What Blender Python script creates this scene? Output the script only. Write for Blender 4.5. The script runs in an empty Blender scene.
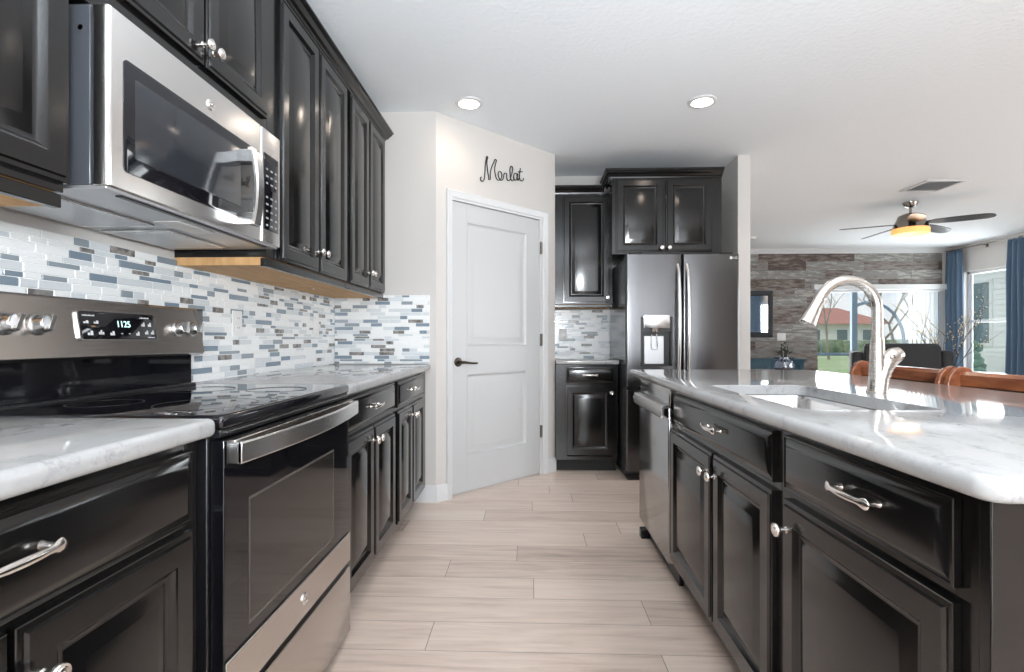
import bpy, bmesh, math, random
from mathutils import Vector, Matrix, noise
random.seed(7)
PI = math.pi
S = bpy.context.scene
C = S.collection

# ------------------------------------------------------------------ camera
CAM_H = 1.075
cam_d = bpy.data.cameras.new('camera')
cam_d.sensor_width = 36.0
cam_d.lens = 18.0
cam_d.shift_y = 3.3 / 1024
cam_d.clip_start = 0.02
cam_d.clip_end = 400
cam = bpy.data.objects.new('camera', cam_d)
cam.location = (0, 0, CAM_H)
cam.rotation_euler = (PI / 2, 0, math.atan(17 / 512))
C.objects.link(cam)
S.camera = cam

# ------------------------------------------------------------------ world (sky with broken cloud)
W = bpy.data.worlds.new('sky')
S.world = W
W.use_nodes = True
nt = W.node_tree
nt.nodes.clear()
n_out = nt.nodes.new('ShaderNodeOutputWorld')
n_bg = nt.nodes.new('ShaderNodeBackground')
n_tc = nt.nodes.new('ShaderNodeTexCoord')
n_map = nt.nodes.new('ShaderNodeMapping')
n_map.inputs['Scale'].default_value = (1.0, 1.0, 3.2)
n_no = nt.nodes.new('ShaderNodeTexNoise')
n_no.inputs['Scale'].default_value = 3.4
n_no.inputs['Detail'].default_value = 6
n_ra = nt.nodes.new('ShaderNodeValToRGB')
n_ra.color_ramp.elements[0].position = 0.40
n_ra.color_ramp.elements[0].color = (0.42, 0.62, 0.86, 1)
n_ra.color_ramp.elements[1].position = 0.58
n_ra.color_ramp.elements[1].color = (0.93, 0.95, 0.98, 1)
nt.links.new(n_tc.outputs['Generated'], n_map.inputs['Vector'])
nt.links.new(n_map.outputs['Vector'], n_no.inputs['Vector'])
nt.links.new(n_no.outputs['Fac'], n_ra.inputs['Fac'])
nt.links.new(n_ra.outputs['Color'], n_bg.inputs['Color'])
nt.links.new(n_bg.outputs['Background'], n_out.inputs['Surface'])
n_bg.inputs['Strength'].default_value = 0.50

# ------------------------------------------------------------------ sun, daylight through the openings, added fill lights, exposure
sun_d = bpy.data.lights.new('sun', 'SUN')
sun_d.energy = 0.6
sun_d.angle = math.radians(8)
sun_d.color = (1.0, 0.95, 0.88)
sun = bpy.data.objects.new('sun', sun_d)
sun.rotation_euler = (math.radians(50), 0, math.radians(-60))
C.objects.link(sun)


def area(name, loc, rot, sx, sy, power, color=(1, 1, 1)):
    d = bpy.data.lights.new(name, 'AREA')
    d.shape = 'RECTANGLE'
    d.size, d.size_y = sx, sy
    d.energy = power
    d.color = color
    o = bpy.data.objects.new(name, d)
    o.location = loc
    o.rotation_euler = rot
    C.objects.link(o)
    return o


# an added unseen opening behind the camera (see wall_behind), an added ceiling bounce, the glass slider and the windows of the right wall
area('added_rear_daylight', (1.55, -3.25, 1.25), (PI / 2, 0, 0), 2.9, 2.3, 33, (0.96, 0.98, 1))  # added rear fill, shining in through the invented opening
area('added_bounce_light', (0.35, -0.55, 1.35), (math.radians(180 - 32), 0, 0), 0.5, 0.5, 64, (0.88, 0.945, 1))  # added lamp behind the camera, brightens the ceiling; belongs to no fixture
area('daylight_glass_slider', (5.8, 8.95, 1.0), (-PI / 2, 0, 0), 1.9, 1.9, 40, (0.95, 0.98, 1))
area('daylight_side_window', (7.2, 7.95, 1.35), (PI / 2, 0, PI / 2), 0.95, 1.6, 22, (0.97, 0.98, 1))
area('daylight_dining_window', (7.2, 2.2, 1.35), (PI / 2, 0, PI / 2), 4.4, 1.6, 80, (0.94, 0.97, 1))

S.view_settings.view_transform = 'Standard'
S.view_settings.look = 'None'
S.view_settings.gamma = 1
S.view_settings.use_curve_mapping = False
S.view_settings.exposure = 1.05
S.cycles.max_bounces = 10
S.cycles.diffuse_bounces = 6
S.cycles.glossy_bounces = 5
S.cycles.transmission_bounces = 6
S.cycles.transparent_max_bounces = 12
S.cycles.sample_clamp_indirect = 6
S.cycles.caustics_reflective = False
S.cycles.caustics_refractive = False
S.cycles.use_denoising = True


# ------------------------------------------------------------------ materials
def mat(name, col, rough=0.5, metal=0.0, spec=0.5, coat=0.0, emit=None, estr=0.0):
    m = bpy.data.materials.new(name)
    m.use_nodes = True
    b = m.node_tree.nodes['Principled BSDF']
    b.inputs['Base Color'].default_value = (*col, 1)
    b.inputs['Roughness'].default_value = rough
    b.inputs['Metallic'].default_value = metal
    b.inputs['Specular IOR Level'].default_value = spec
    b.inputs['Coat Weight'].default_value = coat
    b.inputs['Coat Roughness'].default_value = 0.08
    if emit:
        b.inputs['Emission Color'].default_value = (*emit, 1)
        b.inputs['Emission Strength'].default_value = estr
    return m


def nodes(m):
    t = m.node_tree
    return t, t.nodes, t.links, t.nodes['Principled BSDF']


def noisy(m, scale=(1, 1, 1), nscale=5.0, detail=4.0, stops=None, bump=0.0, bdist=0.01, rough_mix=None):
    """colour ramp and / or bump from an object-space noise"""
    t, N, L, b = nodes(m)
    tc = N.new('ShaderNodeTexCoord')
    mp = N.new('ShaderNodeMapping')
    mp.inputs['Scale'].default_value = scale
    no = N.new('ShaderNodeTexNoise')
    no.inputs['Scale'].default_value = nscale
    no.inputs['Detail'].default_value = detail
    L.new(tc.outputs['Object'], mp.inputs['Vector'])
    L.new(mp.outputs['Vector'], no.inputs['Vector'])
    if stops:
        r = N.new('ShaderNodeValToRGB')
        while len(r.color_ramp.elements) < len(stops):
            r.color_ramp.elements.new(0.5)
        for e, (p, c) in zip(r.color_ramp.elements, stops):
            e.position = p
            e.color = (*c, 1)
        L.new(no.outputs['Fac'], r.inputs['Fac'])
        L.new(r.outputs['Color'], b.inputs['Base Color'])
    if rough_mix:
        mr = N.new('ShaderNodeMapRange')
        mr.inputs['To Min'].default_value, mr.inputs['To Max'].default_value = rough_mix
        L.new(no.outputs['Fac'], mr.inputs['Value'])
        L.new(mr.outputs['Result'], b.inputs['Roughness'])
    if bump:
        bp = N.new('ShaderNodeBump')
        bp.inputs['Strength'].default_value = bump
        bp.inputs['Distance'].default_value = bdist
        L.new(no.outputs['Fac'], bp.inputs['Height'])
        L.new(bp.outputs['Normal'], b.inputs['Normal'])
    return m


M = {}
M['wall'] = noisy(mat('wall_paint', (0.64, 0.615, 0.59), 0.75), nscale=90, bump=0.08, bdist=0.003)
M['ceiling'] = noisy(mat('ceiling_paint', (0.86, 0.90, 0.935), 0.9), nscale=38, detail=3, bump=0.55, bdist=0.006)
M['white'] = mat('white_trim', (0.70, 0.71, 0.72), 0.35)
M['door_white'] = mat('door_white', (0.58, 0.59, 0.595), 0.38)
M['cab'] = noisy(mat('espresso_paint', (0.0055, 0.0052, 0.0053), 0.17, spec=0.60), (1, 1, 0.12), 60, 3, bump=0.05, bdist=0.001)
M['cab_in'] = mat('cabinet_shadow', (0.010, 0.009, 0.009), 0.6)
M['ply'] = noisy(mat('raw_plywood', (0.62, 0.36, 0.15), 0.6), (1, 6, 1), 6, 4, [(0.3, (0.55, 0.30, 0.12)), (0.7, (0.72, 0.44, 0.20))])
M['nickel'] = mat('polished_nickel', (0.78, 0.74, 0.70), 0.16, 1.0)
M['chrome'] = mat('chrome', (0.85, 0.85, 0.86), 0.07, 1.0)
M['bronze'] = mat('dark_bronze', (0.10, 0.08, 0.065), 0.3, 1.0)
M['brushed'] = noisy(mat('brushed_nickel', (0.66, 0.62, 0.58), 0.26, 1.0), (1, 1, 30), 30, 2, rough_mix=(0.2, 0.32))
M['steel'] = noisy(mat('stainless', (0.60, 0.56, 0.53), 0.24, 1.0), (1, 1, 60), 14, 2, rough_mix=(0.18, 0.30), bump=0.03, bdist=0.001)
M['mw_steel'] = mat('microwave_steel', (0.72, 0.70, 0.685), 0.27, 1.0)
M['steel_bright'] = noisy(mat('stainless_bright', (0.74, 0.735, 0.73), 0.22, 1.0), (60, 60, 1), 10, 2, rough_mix=(0.18, 0.3))
M['fridge'] = noisy(mat('dark_stainless', (0.145, 0.145, 0.15), 0.25, 1.0), (40, 40, 1.0), 6, 2, rough_mix=(0.17, 0.26), bump=0.02, bdist=0.001)
M['dw_steel'] = noisy(mat('dishwasher_steel', (0.40, 0.40, 0.405), 0.16, 1.0), (40, 40, 1.0), 6, 2, rough_mix=(0.12, 0.2))
M['fridge_side'] = mat('fridge_side_paint', (0.06, 0.065, 0.075), 0.18)
M['black'] = mat('black_plastic', (0.010, 0.010, 0.012), 0.3)
M['black_glass'] = mat('black_glass', (0.006, 0.006, 0.008), 0.04, spec=0.6)
M['mw_glass'] = mat('microwave_window', (0.020, 0.022, 0.026), 0.12)
M['oven_window'] = mat('oven_window', (0.028, 0.024, 0.022), 0.08, spec=0.6)
M['window_edge'] = mat('oven_window_edge', (0.09, 0.082, 0.078), 0.2)
M['display'] = mat('display_digits', (0.1, 0.2, 0.2), 0.4, emit=(0.65, 1.0, 0.95), estr=0.75)
M['legend'] = mat('panel_legend', (0.62, 0.63, 0.64), 0.5)
M['legend_dim'] = mat('panel_legend_dim', (0.26, 0.27, 0.28), 0.5)
M['ring'] = mat('burner_mark', (0.025, 0.025, 0.027), 0.3)
M['legend_dark'] = mat('panel_legend_dark', (0.12, 0.11, 0.10), 0.5)
M['plastic_white'] = mat('white_plastic', (0.82, 0.82, 0.81), 0.3)
M['grey_panel'] = noisy(mat('vent_metal', (0.62, 0.63, 0.65), 0.35, 0.7), nscale=200, bump=0.2, bdist=0.001)
M['red_wood'] = noisy(mat('cherry_wood', (0.25, 0.08, 0.035), 0.22, coat=0.4), (3, 1, 6), 7, 4, [(0.3, (0.17, 0.050, 0.022)), (0.7, (0.33, 0.115, 0.05))])
M['dark_fabric'] = mat('charcoal_vinyl', (0.040, 0.041, 0.043), 0.6)
M['sofa'] = noisy(mat('charcoal_fabric', (0.038, 0.040, 0.043), 0.75), nscale=120, bump=0.2, bdist=0.002)
M['blue'] = noisy(mat('blue_curtain', (0.11, 0.175, 0.26), 0.85), nscale=160, bump=0.15, bdist=0.002)
M['teal'] = noisy(mat('teal_paint', (0.028, 0.085, 0.125), 0.45), nscale=8, stops=[(0.3, (0.022, 0.070, 0.105)), (0.7, (0.035, 0.10, 0.145))])
M['frame_black'] = mat('frame_black', (0.010, 0.014, 0.020), 0.35)
M['mirror'] = mat('mirror', (0.85, 0.87, 0.88), 0.02, 1.0)
M['slider_frame'] = mat('slider_frame', (0.13, 0.19, 0.25), 0.4)
M['can_glow'] = mat('can_glow', (1, 0.9, 0.8), 0.5, emit=(1.0, 0.86, 0.72), estr=9)
M['fan_glow'] = mat('fan_glow', (1, 0.6, 0.3), 0.5, emit=(1.0, 0.38, 0.07), estr=0.5)
M['fan_blade'] = mat('fan_blade', (0.012, 0.012, 0.014), 0.35)
M['fan_blade'].node_tree.nodes['Principled BSDF'].inputs['Coat Weight'].default_value = 0.3
M['gunmetal'] = mat('gunmetal', (0.35, 0.32, 0.29), 0.2, 1.0)
M['grass'] = noisy(mat('grass', (0.2, 0.33, 0.1), 0.9), nscale=0.35, detail=6, stops=[(0.3, (0.34, 0.46, 0.20)), (0.7, (0.52, 0.56, 0.32))])
M['hedge'] = noisy(mat('hedge', (0.12, 0.17, 0.08), 0.9), nscale=3, stops=[(0.3, (0.12, 0.17, 0.10)), (0.7, (0.26, 0.32, 0.20))])
M['stucco'] = mat('stucco', (0.72, 0.70, 0.66), 0.9)
M['roof'] = mat('red_roof', (0.50, 0.22, 0.17), 0.8)
M['siding'] = mat('siding', (0.74, 0.75, 0.75), 0.6)
M['siding_glass'] = mat('neighbour_glass', (0.12, 0.17, 0.18), 0.1)
M['bark'] = mat('bark', (0.30, 0.26, 0.22), 0.9)
M['concrete'] = mat('concrete', (0.55, 0.53, 0.50), 0.9)
M['leaf'] = noisy(mat('shrub_leaf', (0.18, 0.30, 0.22), 0.8), nscale=4, stops=[(0.3, (0.14, 0.24, 0.18)), (0.7, (0.26, 0.40, 0.32))])
M['twig'] = mat('twig', (0.035, 0.025, 0.018), 0.7)
M['bud'] = mat('bud', (0.75, 0.64, 0.42), 0.5, emit=(1.0, 0.85, 0.55), estr=0.0)
M['vase'] = mat('vase_glaze', (0.03, 0.03, 0.035), 0.25)
M['soil'] = mat('red_stones', (0.22, 0.09, 0.07), 0.7)
M['dark_leaf'] = mat('dark_leaf', (0.016, 0.024, 0.014), 0.6)
M['dark_wood'] = noisy(mat('dark_wood', (0.06, 0.035, 0.022), 0.35), (1, 8, 1), 4, 4, [(0.3, (0.045, 0.026, 0.016)), (0.7, (0.085, 0.05, 0.03))])


def glass_mat(name, tint=(1, 1, 1), gloss=0.06):
    m = bpy.data.materials.new(name)
    m.use_nodes = True
    t = m.node_tree
    t.nodes.clear()
    o = t.nodes.new('ShaderNodeOutputMaterial')
    mx = t.nodes.new('ShaderNodeMixShader')
    tr = t.nodes.new('ShaderNodeBsdfTransparent')
    tr.inputs['Color'].default_value = (*tint, 1)
    gl = t.nodes.new('ShaderNodeBsdfGlossy')
    gl.inputs['Roughness'].default_value = 0.02
    mx.inputs['Fac'].default_value = gloss
    t.links.new(tr.outputs[0], mx.inputs[1])
    t.links.new(gl.outputs[0], mx.inputs[2])
    t.links.new(mx.outputs[0], o.inputs['Surface'])
    return m


M['pane'] = glass_mat('window_pane', (0.97, 0.985, 0.985), 0.05)
M['jar_glass'] = glass_mat('jar_glass', (0.62, 0.74, 0.88), 0.22)

# quartz: near-white with soft grey veining
q = mat('white_quartz', (0.76, 0.76, 0.75), 0.07, spec=0.55)
t, N, L, b = nodes(q)
tc = N.new('ShaderNodeTexCoord')
wn = N.new('ShaderNodeTexNoise'); wn.inputs['Scale'].default_value = 3.0; wn.inputs['Detail'].default_value = 8; wn.inputs['Roughness'].default_value = 0.65
mp = N.new('ShaderNodeMapping'); mp.inputs['Scale'].default_value = (5.5, 1.4, 2)
dis = N.new('ShaderNodeVectorMath'); dis.operation = 'MULTIPLY_ADD'; dis.inputs[1].default_value = (0.3, 0.3, 0.3)
L.new(tc.outputs['Object'], wn.inputs['Vector'])
L.new(wn.outputs['Color'], dis.inputs[0]); L.new(tc.outputs['Object'], dis.inputs[2])
L.new(dis.outputs[0], mp.inputs['Vector'])
n2 = N.new('ShaderNodeTexNoise'); n2.inputs['Scale'].default_value = 6.5; n2.inputs['Detail'].default_value = 9; n2.inputs['Roughness'].default_value = 0.72
L.new(mp.outputs['Vector'], n2.inputs['Vector'])
r = N.new('ShaderNodeValToRGB')
for _ in range(2): r.color_ramp.elements.new(0.5)
for e, (p, c) in zip(r.color_ramp.elements, [(0.30, (0.21, 0.215, 0.22)), (0.40, (0.32, 0.32, 0.325)), (0.46, (0.37, 0.37, 0.37)), (0.7, (0.40, 0.40, 0.40))]):
    e.position = p; e.color = (*c, 1)
L.new(n2.outputs['Fac'], r.inputs['Fac']); L.new(r.outputs['Color'], b.inputs['Base Color'])
M['quartz'] = q


def plank_mat(name, stops, rough, grain=(1.2, 14, 14), grain_amt=0.35):
    """wood for planks: colour picked per plank (face attribute 'tone'), grain along x"""
    m = mat(name, (0.5, 0.4, 0.3), rough)
    t, N, L, b = nodes(m)
    at = N.new('ShaderNodeAttribute'); at.attribute_name = 'tone'
    tc = N.new('ShaderNodeTexCoord')
    off = N.new('ShaderNodeVectorMath'); off.operation = 'MULTIPLY'; off.inputs[1].default_value = (37, 19, 23)
    cb = N.new('ShaderNodeCombineXYZ')
    for k in range(3): L.new(at.outputs['Fac'], cb.inputs[k])
    L.new(cb.outputs[0], off.inputs[0])
    ad = N.new('ShaderNodeVectorMath'); ad.operation = 'ADD'
    L.new(tc.outputs['Object'], ad.inputs[0]); L.new(off.outputs[0], ad.inputs[1])
    mp = N.new('ShaderNodeMapping'); mp.inputs['Scale'].default_value = grain
    L.new(ad.outputs[0], mp.inputs['Vector'])
    no = N.new('ShaderNodeTexNoise'); no.inputs['Scale'].default_value = 2.2; no.inputs['Detail'].default_value = 7; no.inputs['Roughness'].default_value = 0.62; no.inputs['Distortion'].default_value = 0.4
    L.new(mp.outputs[0], no.inputs['Vector'])
    mix = N.new('ShaderNodeMath'); mix.operation = 'MULTIPLY_ADD'
    mix.inputs[1].default_value = grain_amt * 2.2
    sub = N.new('ShaderNodeMath'); sub.operation = 'SUBTRACT'; sub.inputs[1].default_value = 0.5
    L.new(no.outputs['Fac'], sub.inputs[0]); L.new(sub.outputs[0], mix.inputs[0]); L.new(at.outputs['Fac'], mix.inputs[2])
    r = N.new('ShaderNodeValToRGB')
    while len(r.color_ramp.elements) < len(stops): r.color_ramp.elements.new(0.5)
    for e, (p, c) in zip(r.color_ramp.elements, stops):
        e.position = p; e.color = (*c, 1)
    L.new(mix.outputs[0], r.inputs['Fac']); L.new(r.outputs['Color'], b.inputs['Base Color'])
    bp = N.new('ShaderNodeBump'); bp.inputs['Strength'].default_value = 0.06; bp.inputs['Distance'].default_value = 0.002
    L.new(no.outputs['Fac'], bp.inputs['Height']); L.new(bp.outputs['Normal'], b.inputs['Normal'])
    return m


M['floor'] = plank_mat('floor_plank', [(0.0, (0.43, 0.32, 0.26)), (0.35, (0.68, 0.545, 0.46)), (0.65, (0.79, 0.65, 0.56)), (1.0, (0.86, 0.75, 0.67))], 0.30, grain=(1.3, 15, 1), grain_amt=0.62)
M['barn'] = plank_mat('barn_plank', [(0.0, (0.085, 0.062, 0.054)), (0.3, (0.18, 0.138, 0.122)), (0.55, (0.25, 0.23, 0.213)), (0.8, (0.235, 0.242, 0.238)), (1.0, (0.42, 0.40, 0.37))], 0.65, grain=(2.6, 6, 13), grain_amt=1.15)
M['floor_gap'] = mat('floor_joint', (0.22, 0.17, 0.14), 0.6)
M['barn_gap'] = mat('plank_joint', (0.06, 0.05, 0.045), 0.8)
M['grout'] = mat('grout', (0.88, 0.89, 0.89), 0.6)
M['tile_white'] = mat('tile_white', (0.90, 0.91, 0.91), 0.22)
M['tile_pale'] = mat('tile_pale', (0.70, 0.735, 0.76), 0.15)
M['tile_blue'] = mat('tile_blue', (0.225, 0.285, 0.345), 0.12)
M['tile_slate'] = mat('tile_slate', (0.30, 0.345, 0.38), 0.12)
M['tile_marble'] = noisy(mat('tile_marble', (0.25, 0.24, 0.23), 0.2), nscale=40, stops=[(0.35, (0.13, 0.125, 0.12)), (0.65, (0.36, 0.34, 0.32))])


# ------------------------------------------------------------------ geometry helpers
def rrect(x0, x1, y0, y1, r=0.0, n=5):
    """closed rounded rectangle, counter-clockwise, 4*n points (n=1: plain corners)"""
    if n == 1:
        return [(x0, y0), (x1, y0), (x1, y1), (x0, y1)]
    out = []
    r = max(r, 1e-5)
    for cx, cy, a0 in ((x0 + r, y0 + r, PI), (x1 - r, y0 + r, 1.5 * PI), (x1 - r, y1 - r, 0), (x0 + r, y1 - r, 0.5 * PI)):
        for k in range(n):
            a = a0 + 0.5 * PI * k / (n - 1)
            out.append((cx + r * math.cos(a), cy + r * math.sin(a)))
    return out


class MB:
    def __init__(self):
        self.bm = bmesh.new()

    def face(self, pts, mi=0):
        f = self.bm.faces.new([self.bm.verts.new(p) for p in pts])
        f.material_index = mi
        return f

    def box(self, x0, x1, y0, y1, z0, z1, mi=0):
        v = [self.bm.verts.new(p) for p in ((x0, y0, z0), (x1, y0, z0), (x1, y1, z0), (x0, y1, z0), (x0, y0, z1), (x1, y0, z1), (x1, y1, z1), (x0, y1, z1))]
        for q in ((3, 2, 1, 0), (4, 5, 6, 7), (0, 1, 5, 4), (1, 2, 6, 5), (2, 3, 7, 6), (3, 0, 4, 7)):
            self.bm.faces.new([v[i] for i in q]).material_index = mi
        return self

    def loft(self, loops, cap0=True, cap1=True, closed=True, mi=0):
        """bridge equally long 3-D point loops"""
        V = [[self.bm.verts.new(p) for p in lp] for lp in loops]
        n = len(V[0])
        for a, b in zip(V, V[1:]):
            for i in range(n if closed else n - 1):
                j = (i + 1) % n
                self.bm.faces.new((a[i], a[j], b[j], b[i])).material_index = mi
        if cap0: self.bm.faces.new(V[0][::-1]).material_index = mi
        if cap1: self.bm.faces.new(V[-1]).material_index = mi
        return self

    def tube(self, pts, r, seg=8, cap=True, squash=None, mi=0):
        """tube along points; r a number or a list; squash=(along normal, along binormal)"""
        pts = [Vector(p) for p in pts]
        n = len(pts)
        rs = r if isinstance(r, (list, tuple)) else [r] * n
        up = None
        loops = []
        for i, p in enumerate(pts):
            d = (pts[min(i + 1, n - 1)] - pts[max(i - 1, 0)]).normalized()
            if up is None:
                up = Vector((0, 0, 1)) if abs(d.z) < 0.9 else Vector((1, 0, 0))
            u = (up - d * up.dot(d))
            if u.length < 1e-6: u = d.orthogonal()
            u.normalize()
            up = u
            v = d.cross(u)
            a, b_ = squash if squash else (1, 1)
            loops.append([p + (u * math.cos(2 * PI * k / seg) * a + v * math.sin(2 * PI * k / seg) * b_) * rs[i] for k in range(seg)])
        return self.loft(loops, cap, cap, mi=mi)

    def lathe(self, prof, o=(0, 0, 0), axis='z', seg=24, mi=0, cap=True):
        """profile of (radius, height) turned round an axis through o; axis '-y' points out of a front"""
        o = Vector(o)
        loops = []
        for rr, h in prof:
            rr = max(rr, 1e-5)
            lp = []
            for k in range(seg):
                a = 2 * PI * k / seg
                c_, s_ = rr * math.cos(a), rr * math.sin(a)
                if axis == 'z': p = Vector((c_, s_, h))
                elif axis == '-y': p = Vector((c_, -h, s_))
                elif axis == 'x': p = Vector((h, c_, s_))
                else: p = Vector((s_, h, c_))
                lp.append(o + p)
            loops.append(lp)
        return self.loft(loops, cap, cap, mi=mi)

    def slab(self, x0, x1, y0, y1, z0, z1, rc=0.01, edge=0.004, n=5, es=3, mi=0):
        """flat slab with rounded corners and rounded top / bottom edges"""
        loops = []
        for k in range(es + 1):
            a = 0.5 * PI * k / es
            ins, dz = edge * (1 - math.sin(a)), edge * (1 - math.cos(a))
            loops.append([(x, y, z0 + dz) for x, y in rrect(x0 + ins, x1 - ins, y0 + ins, y1 - ins, max(rc - ins, 0.0005), n)])
        for k in range(es + 1):
            a = 0.5 * PI * (1 - k / es)
            ins, dz = edge * (1 - math.sin(a)), edge * (1 - math.cos(a))
            loops.append([(x, y, z1 - dz) for x, y in rrect(x0 + ins, x1 - ins, y0 + ins, y1 - ins, max(rc - ins, 0.0005), n)])
        return self.loft(loops, mi=mi)

    def front(self, x0, x1, z0, z1, rings, yb=0.0, mi=0):
        """a cabinet front: nested rectangles; rings = (inset, height out of y=yb towards -y)"""
        loops = [[(x0 + i, yb - h, z0 + i), (x1 - i, yb - h, z0 + i), (x1 - i, yb - h, z1 - i), (x0 + i, yb - h, z1 - i)] for i, h in rings]
        return self.loft(loops, mi=mi)

    def plate(self, x0, x1, z0, z1, yb, th, rc=0.004, edge=0.002, n=4, mi=0):
        """upright rounded plate standing out of y=yb by th towards -y"""
        loops = []
        for ins, h in ((0, 0), (0, th - edge), (edge * 0.3, th - edge * 0.3), (edge, th)):
            loops.append([(x, yb - h, z) for x, z in rrect(x0 + ins, x1 - ins, z0 + ins, z1 - ins, max(rc - ins, 0.0005), n)])
        return self.loft(loops, mi=mi)

    def mesh(self, name, mats, smooth=35):
        bmesh.ops.recalc_face_normals(self.bm, faces=self.bm.faces)
        me = bpy.data.meshes.new(name)
        self.bm.to_mesh(me)
        self.bm.free()
        for m_ in (mats if isinstance(mats, (list, tuple)) else [mats]):
            me.materials.append(m_)
        if smooth:
            for p in me.polygons: p.use_smooth = True
            me.set_sharp_from_angle(angle=math.radians(smooth))
        return me

    def build(self, name, mats, parent=None, bevel=0.0, smooth=35, loc=None):
        o = bpy.data.objects.new(name, self.mesh(name, mats, smooth))
        C.objects.link(o)
        if parent: o.parent = parent
        if loc: o.location = loc
        if bevel:
            bv = o.modifiers.new('edge', 'BEVEL')
            bv.width = bevel
            bv.segments = 2
            bv.limit_method = 'ANGLE'
            bv.angle_limit = math.radians(50)
        return o


def put(name, me, parent, loc=(0, 0, 0), rot=(0, 0, 0)):
    o = bpy.data.objects.new(name, me)
    C.objects.link(o)
    o.parent = parent
    o.location = loc
    o.rotation_euler = rot
    return o


def tag(o, label=None, cat=None, group=None, kind=None):
    if label: o['label'] = label
    if cat: o['category'] = cat
    if group: o['group'] = group
    if kind: o['kind'] = kind
    return o


def thing(name, label, cat, loc=(0, 0, 0), rotz=0.0, group=None, kind=None):
    o = bpy.data.objects.new(name, None)
    o.empty_display_size = 0.1
    C.objects.link(o)
    o.location = loc
    o.rotation_euler = (0, 0, rotz)
    return tag(o, label, cat, group, kind)


def struct(o, label, cat): return tag(o, label, cat, kind='structure')


def text(name, body, size, m, parent, loc, rot, ext=0.0006, align='CENTER'):
    cu = bpy.data.curves.new(name, 'FONT')
    cu.body = body
    cu.size = size
    cu.extrude = ext
    cu.align_x = align
    cu.align_y = 'CENTER'
    cu.materials.append(m)
    o = bpy.data.objects.new(name, cu)
    C.objects.link(o)
    o.parent = parent
    o.location = loc
    o.rotation_euler = rot
    return o


LEFT, RIGHT, BACK = PI / 2, -PI / 2, 0.0      # which way a unit is turned: local x along the front, local y into the unit

# ------------------------------------------------------------------ the room
CEIL = 2.58
WL, WR = -1.30, 6.95          # left and right walls
YB, YF = -3.2, 8.70           # wall behind the camera, far wall
KB = 4.75                     # kitchen back wall
A = Vector((-0.615, 3.365)); B = Vector((0.212, 4.192))   # corners of the angled pantry wall


def add_tone(o, tones):
    at = o.data.attributes.new('tone', 'FLOAT', 'FACE')
    for i, v in enumerate(tones): at.data[i].value = v


# floor: planks across the kitchen
JO = {1.60: 0.43, 1.78: -0.38, 1.968: 0.44, 2.137: 0.0, 2.315: -0.40, 2.5: -0.08, 2.68: 0.28, 2.86: 0.49, 3.05: -0.29, 3.23: 0.0, 3.41: 0.27, 3.78: -0.1}
mb = MB(); tones = []
PW = 0.1815
y = 1.940 - 30 * PW
while y < YF + 0.1:
    jx = None
    for ky, kx in JO.items():
        if abs(ky - 0.028 - y) < 0.06: jx = kx + 0.02
    if jx is None: jx = random.uniform(-1.2, 0)
    x = jx - 1.22 * 3
    while x < WR + 0.1:
        xa, xb = max(x + 0.0012, WL - 0.1), min(x + 1.22 - 0.0012, WR + 0.1)
        ya, yb = max(y + 0.0009, YB - 0.1), min(y + PW - 0.0009, YF + 0.1)
        if xb > xa and yb > ya:
            mb.face([(xa, ya, 0), (xb, ya, 0), (xb, yb, 0), (xa, yb, 0)])
            tones.append(min(1, max(0, random.gauss(0.5, 0.13))))
        x += 1.22
    y += PW
fl = mb.build('floor', M['floor'], smooth=0)
add_tone(fl, tones)
struct(fl, 'light taupe wood plank floor running across the kitchen', 'floor')
sub = MB().box(WL - 0.1, WR + 0.1, YB - 0.1, YF + 0.1, -0.12, -0.002).build('floor_joints', M['floor_gap'], fl, smooth=0)

ce = MB().box(WL - 0.15, WR + 0.15, YB - 0.15, YF + 0.15, CEIL, CEIL + 0.12).build('ceiling', M['ceiling'], smooth=0)
struct(ce, 'pale textured ceiling over kitchen and living room', 'ceiling')

struct(MB().box(WL - 0.12, WL, YB, A.y + 0.1, 0, CEIL).build('wall_left', M['wall'], smooth=0), 'light painted wall behind the range and left cabinets', 'wall')
struct(MB().box(WL, A.x, A.y, A.y + 0.12, 0, CEIL).build('wall_pantry_side', M['wall'], smooth=0), 'narrow light wall closing the left cabinet run', 'wall')

# angled pantry wall with its door opening; local x from A to B, local y into the pantry
pw = thing('wall_pantry', 'angled light wall around the white pantry door', 'wall', (A.x, A.y, 0), PI / 4, kind='structure')
AB = (B - A).length
DX0, DX1, DZ = 0.128, 0.992, 2.02
MB().box(0, DX0 - 0.02, 0, 0.11, 0, CEIL).box(DX1 + 0.02, AB, 0, 0.11, 0, CEIL).box(DX0 - 0.02, DX1 + 0.02, 0, 0.11, DZ + 0.02, CEIL).build('wall_surface', M['wall'], pw, smooth=0)
struct(MB().box(0.092, 0.212, B.y, KB + 0.12, 0, CEIL).build('wall_niche_side', M['wall'], smooth=0), 'light wall return left of the corner cabinet', 'wall')
struct(MB().box(0.212, 1.705, KB, KB + 0.12, 0, CEIL).build('wall_kitchen_back', M['wall'], smooth=0), 'light wall behind refrigerator and corner cabinet', 'wall')
struct(MB().box(1.705, 1.805, 4.24, YF, 0, CEIL).build('wall_partition', M['wall'], smooth=0), 'white wall end standing right of the refrigerator', 'wall')

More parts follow.
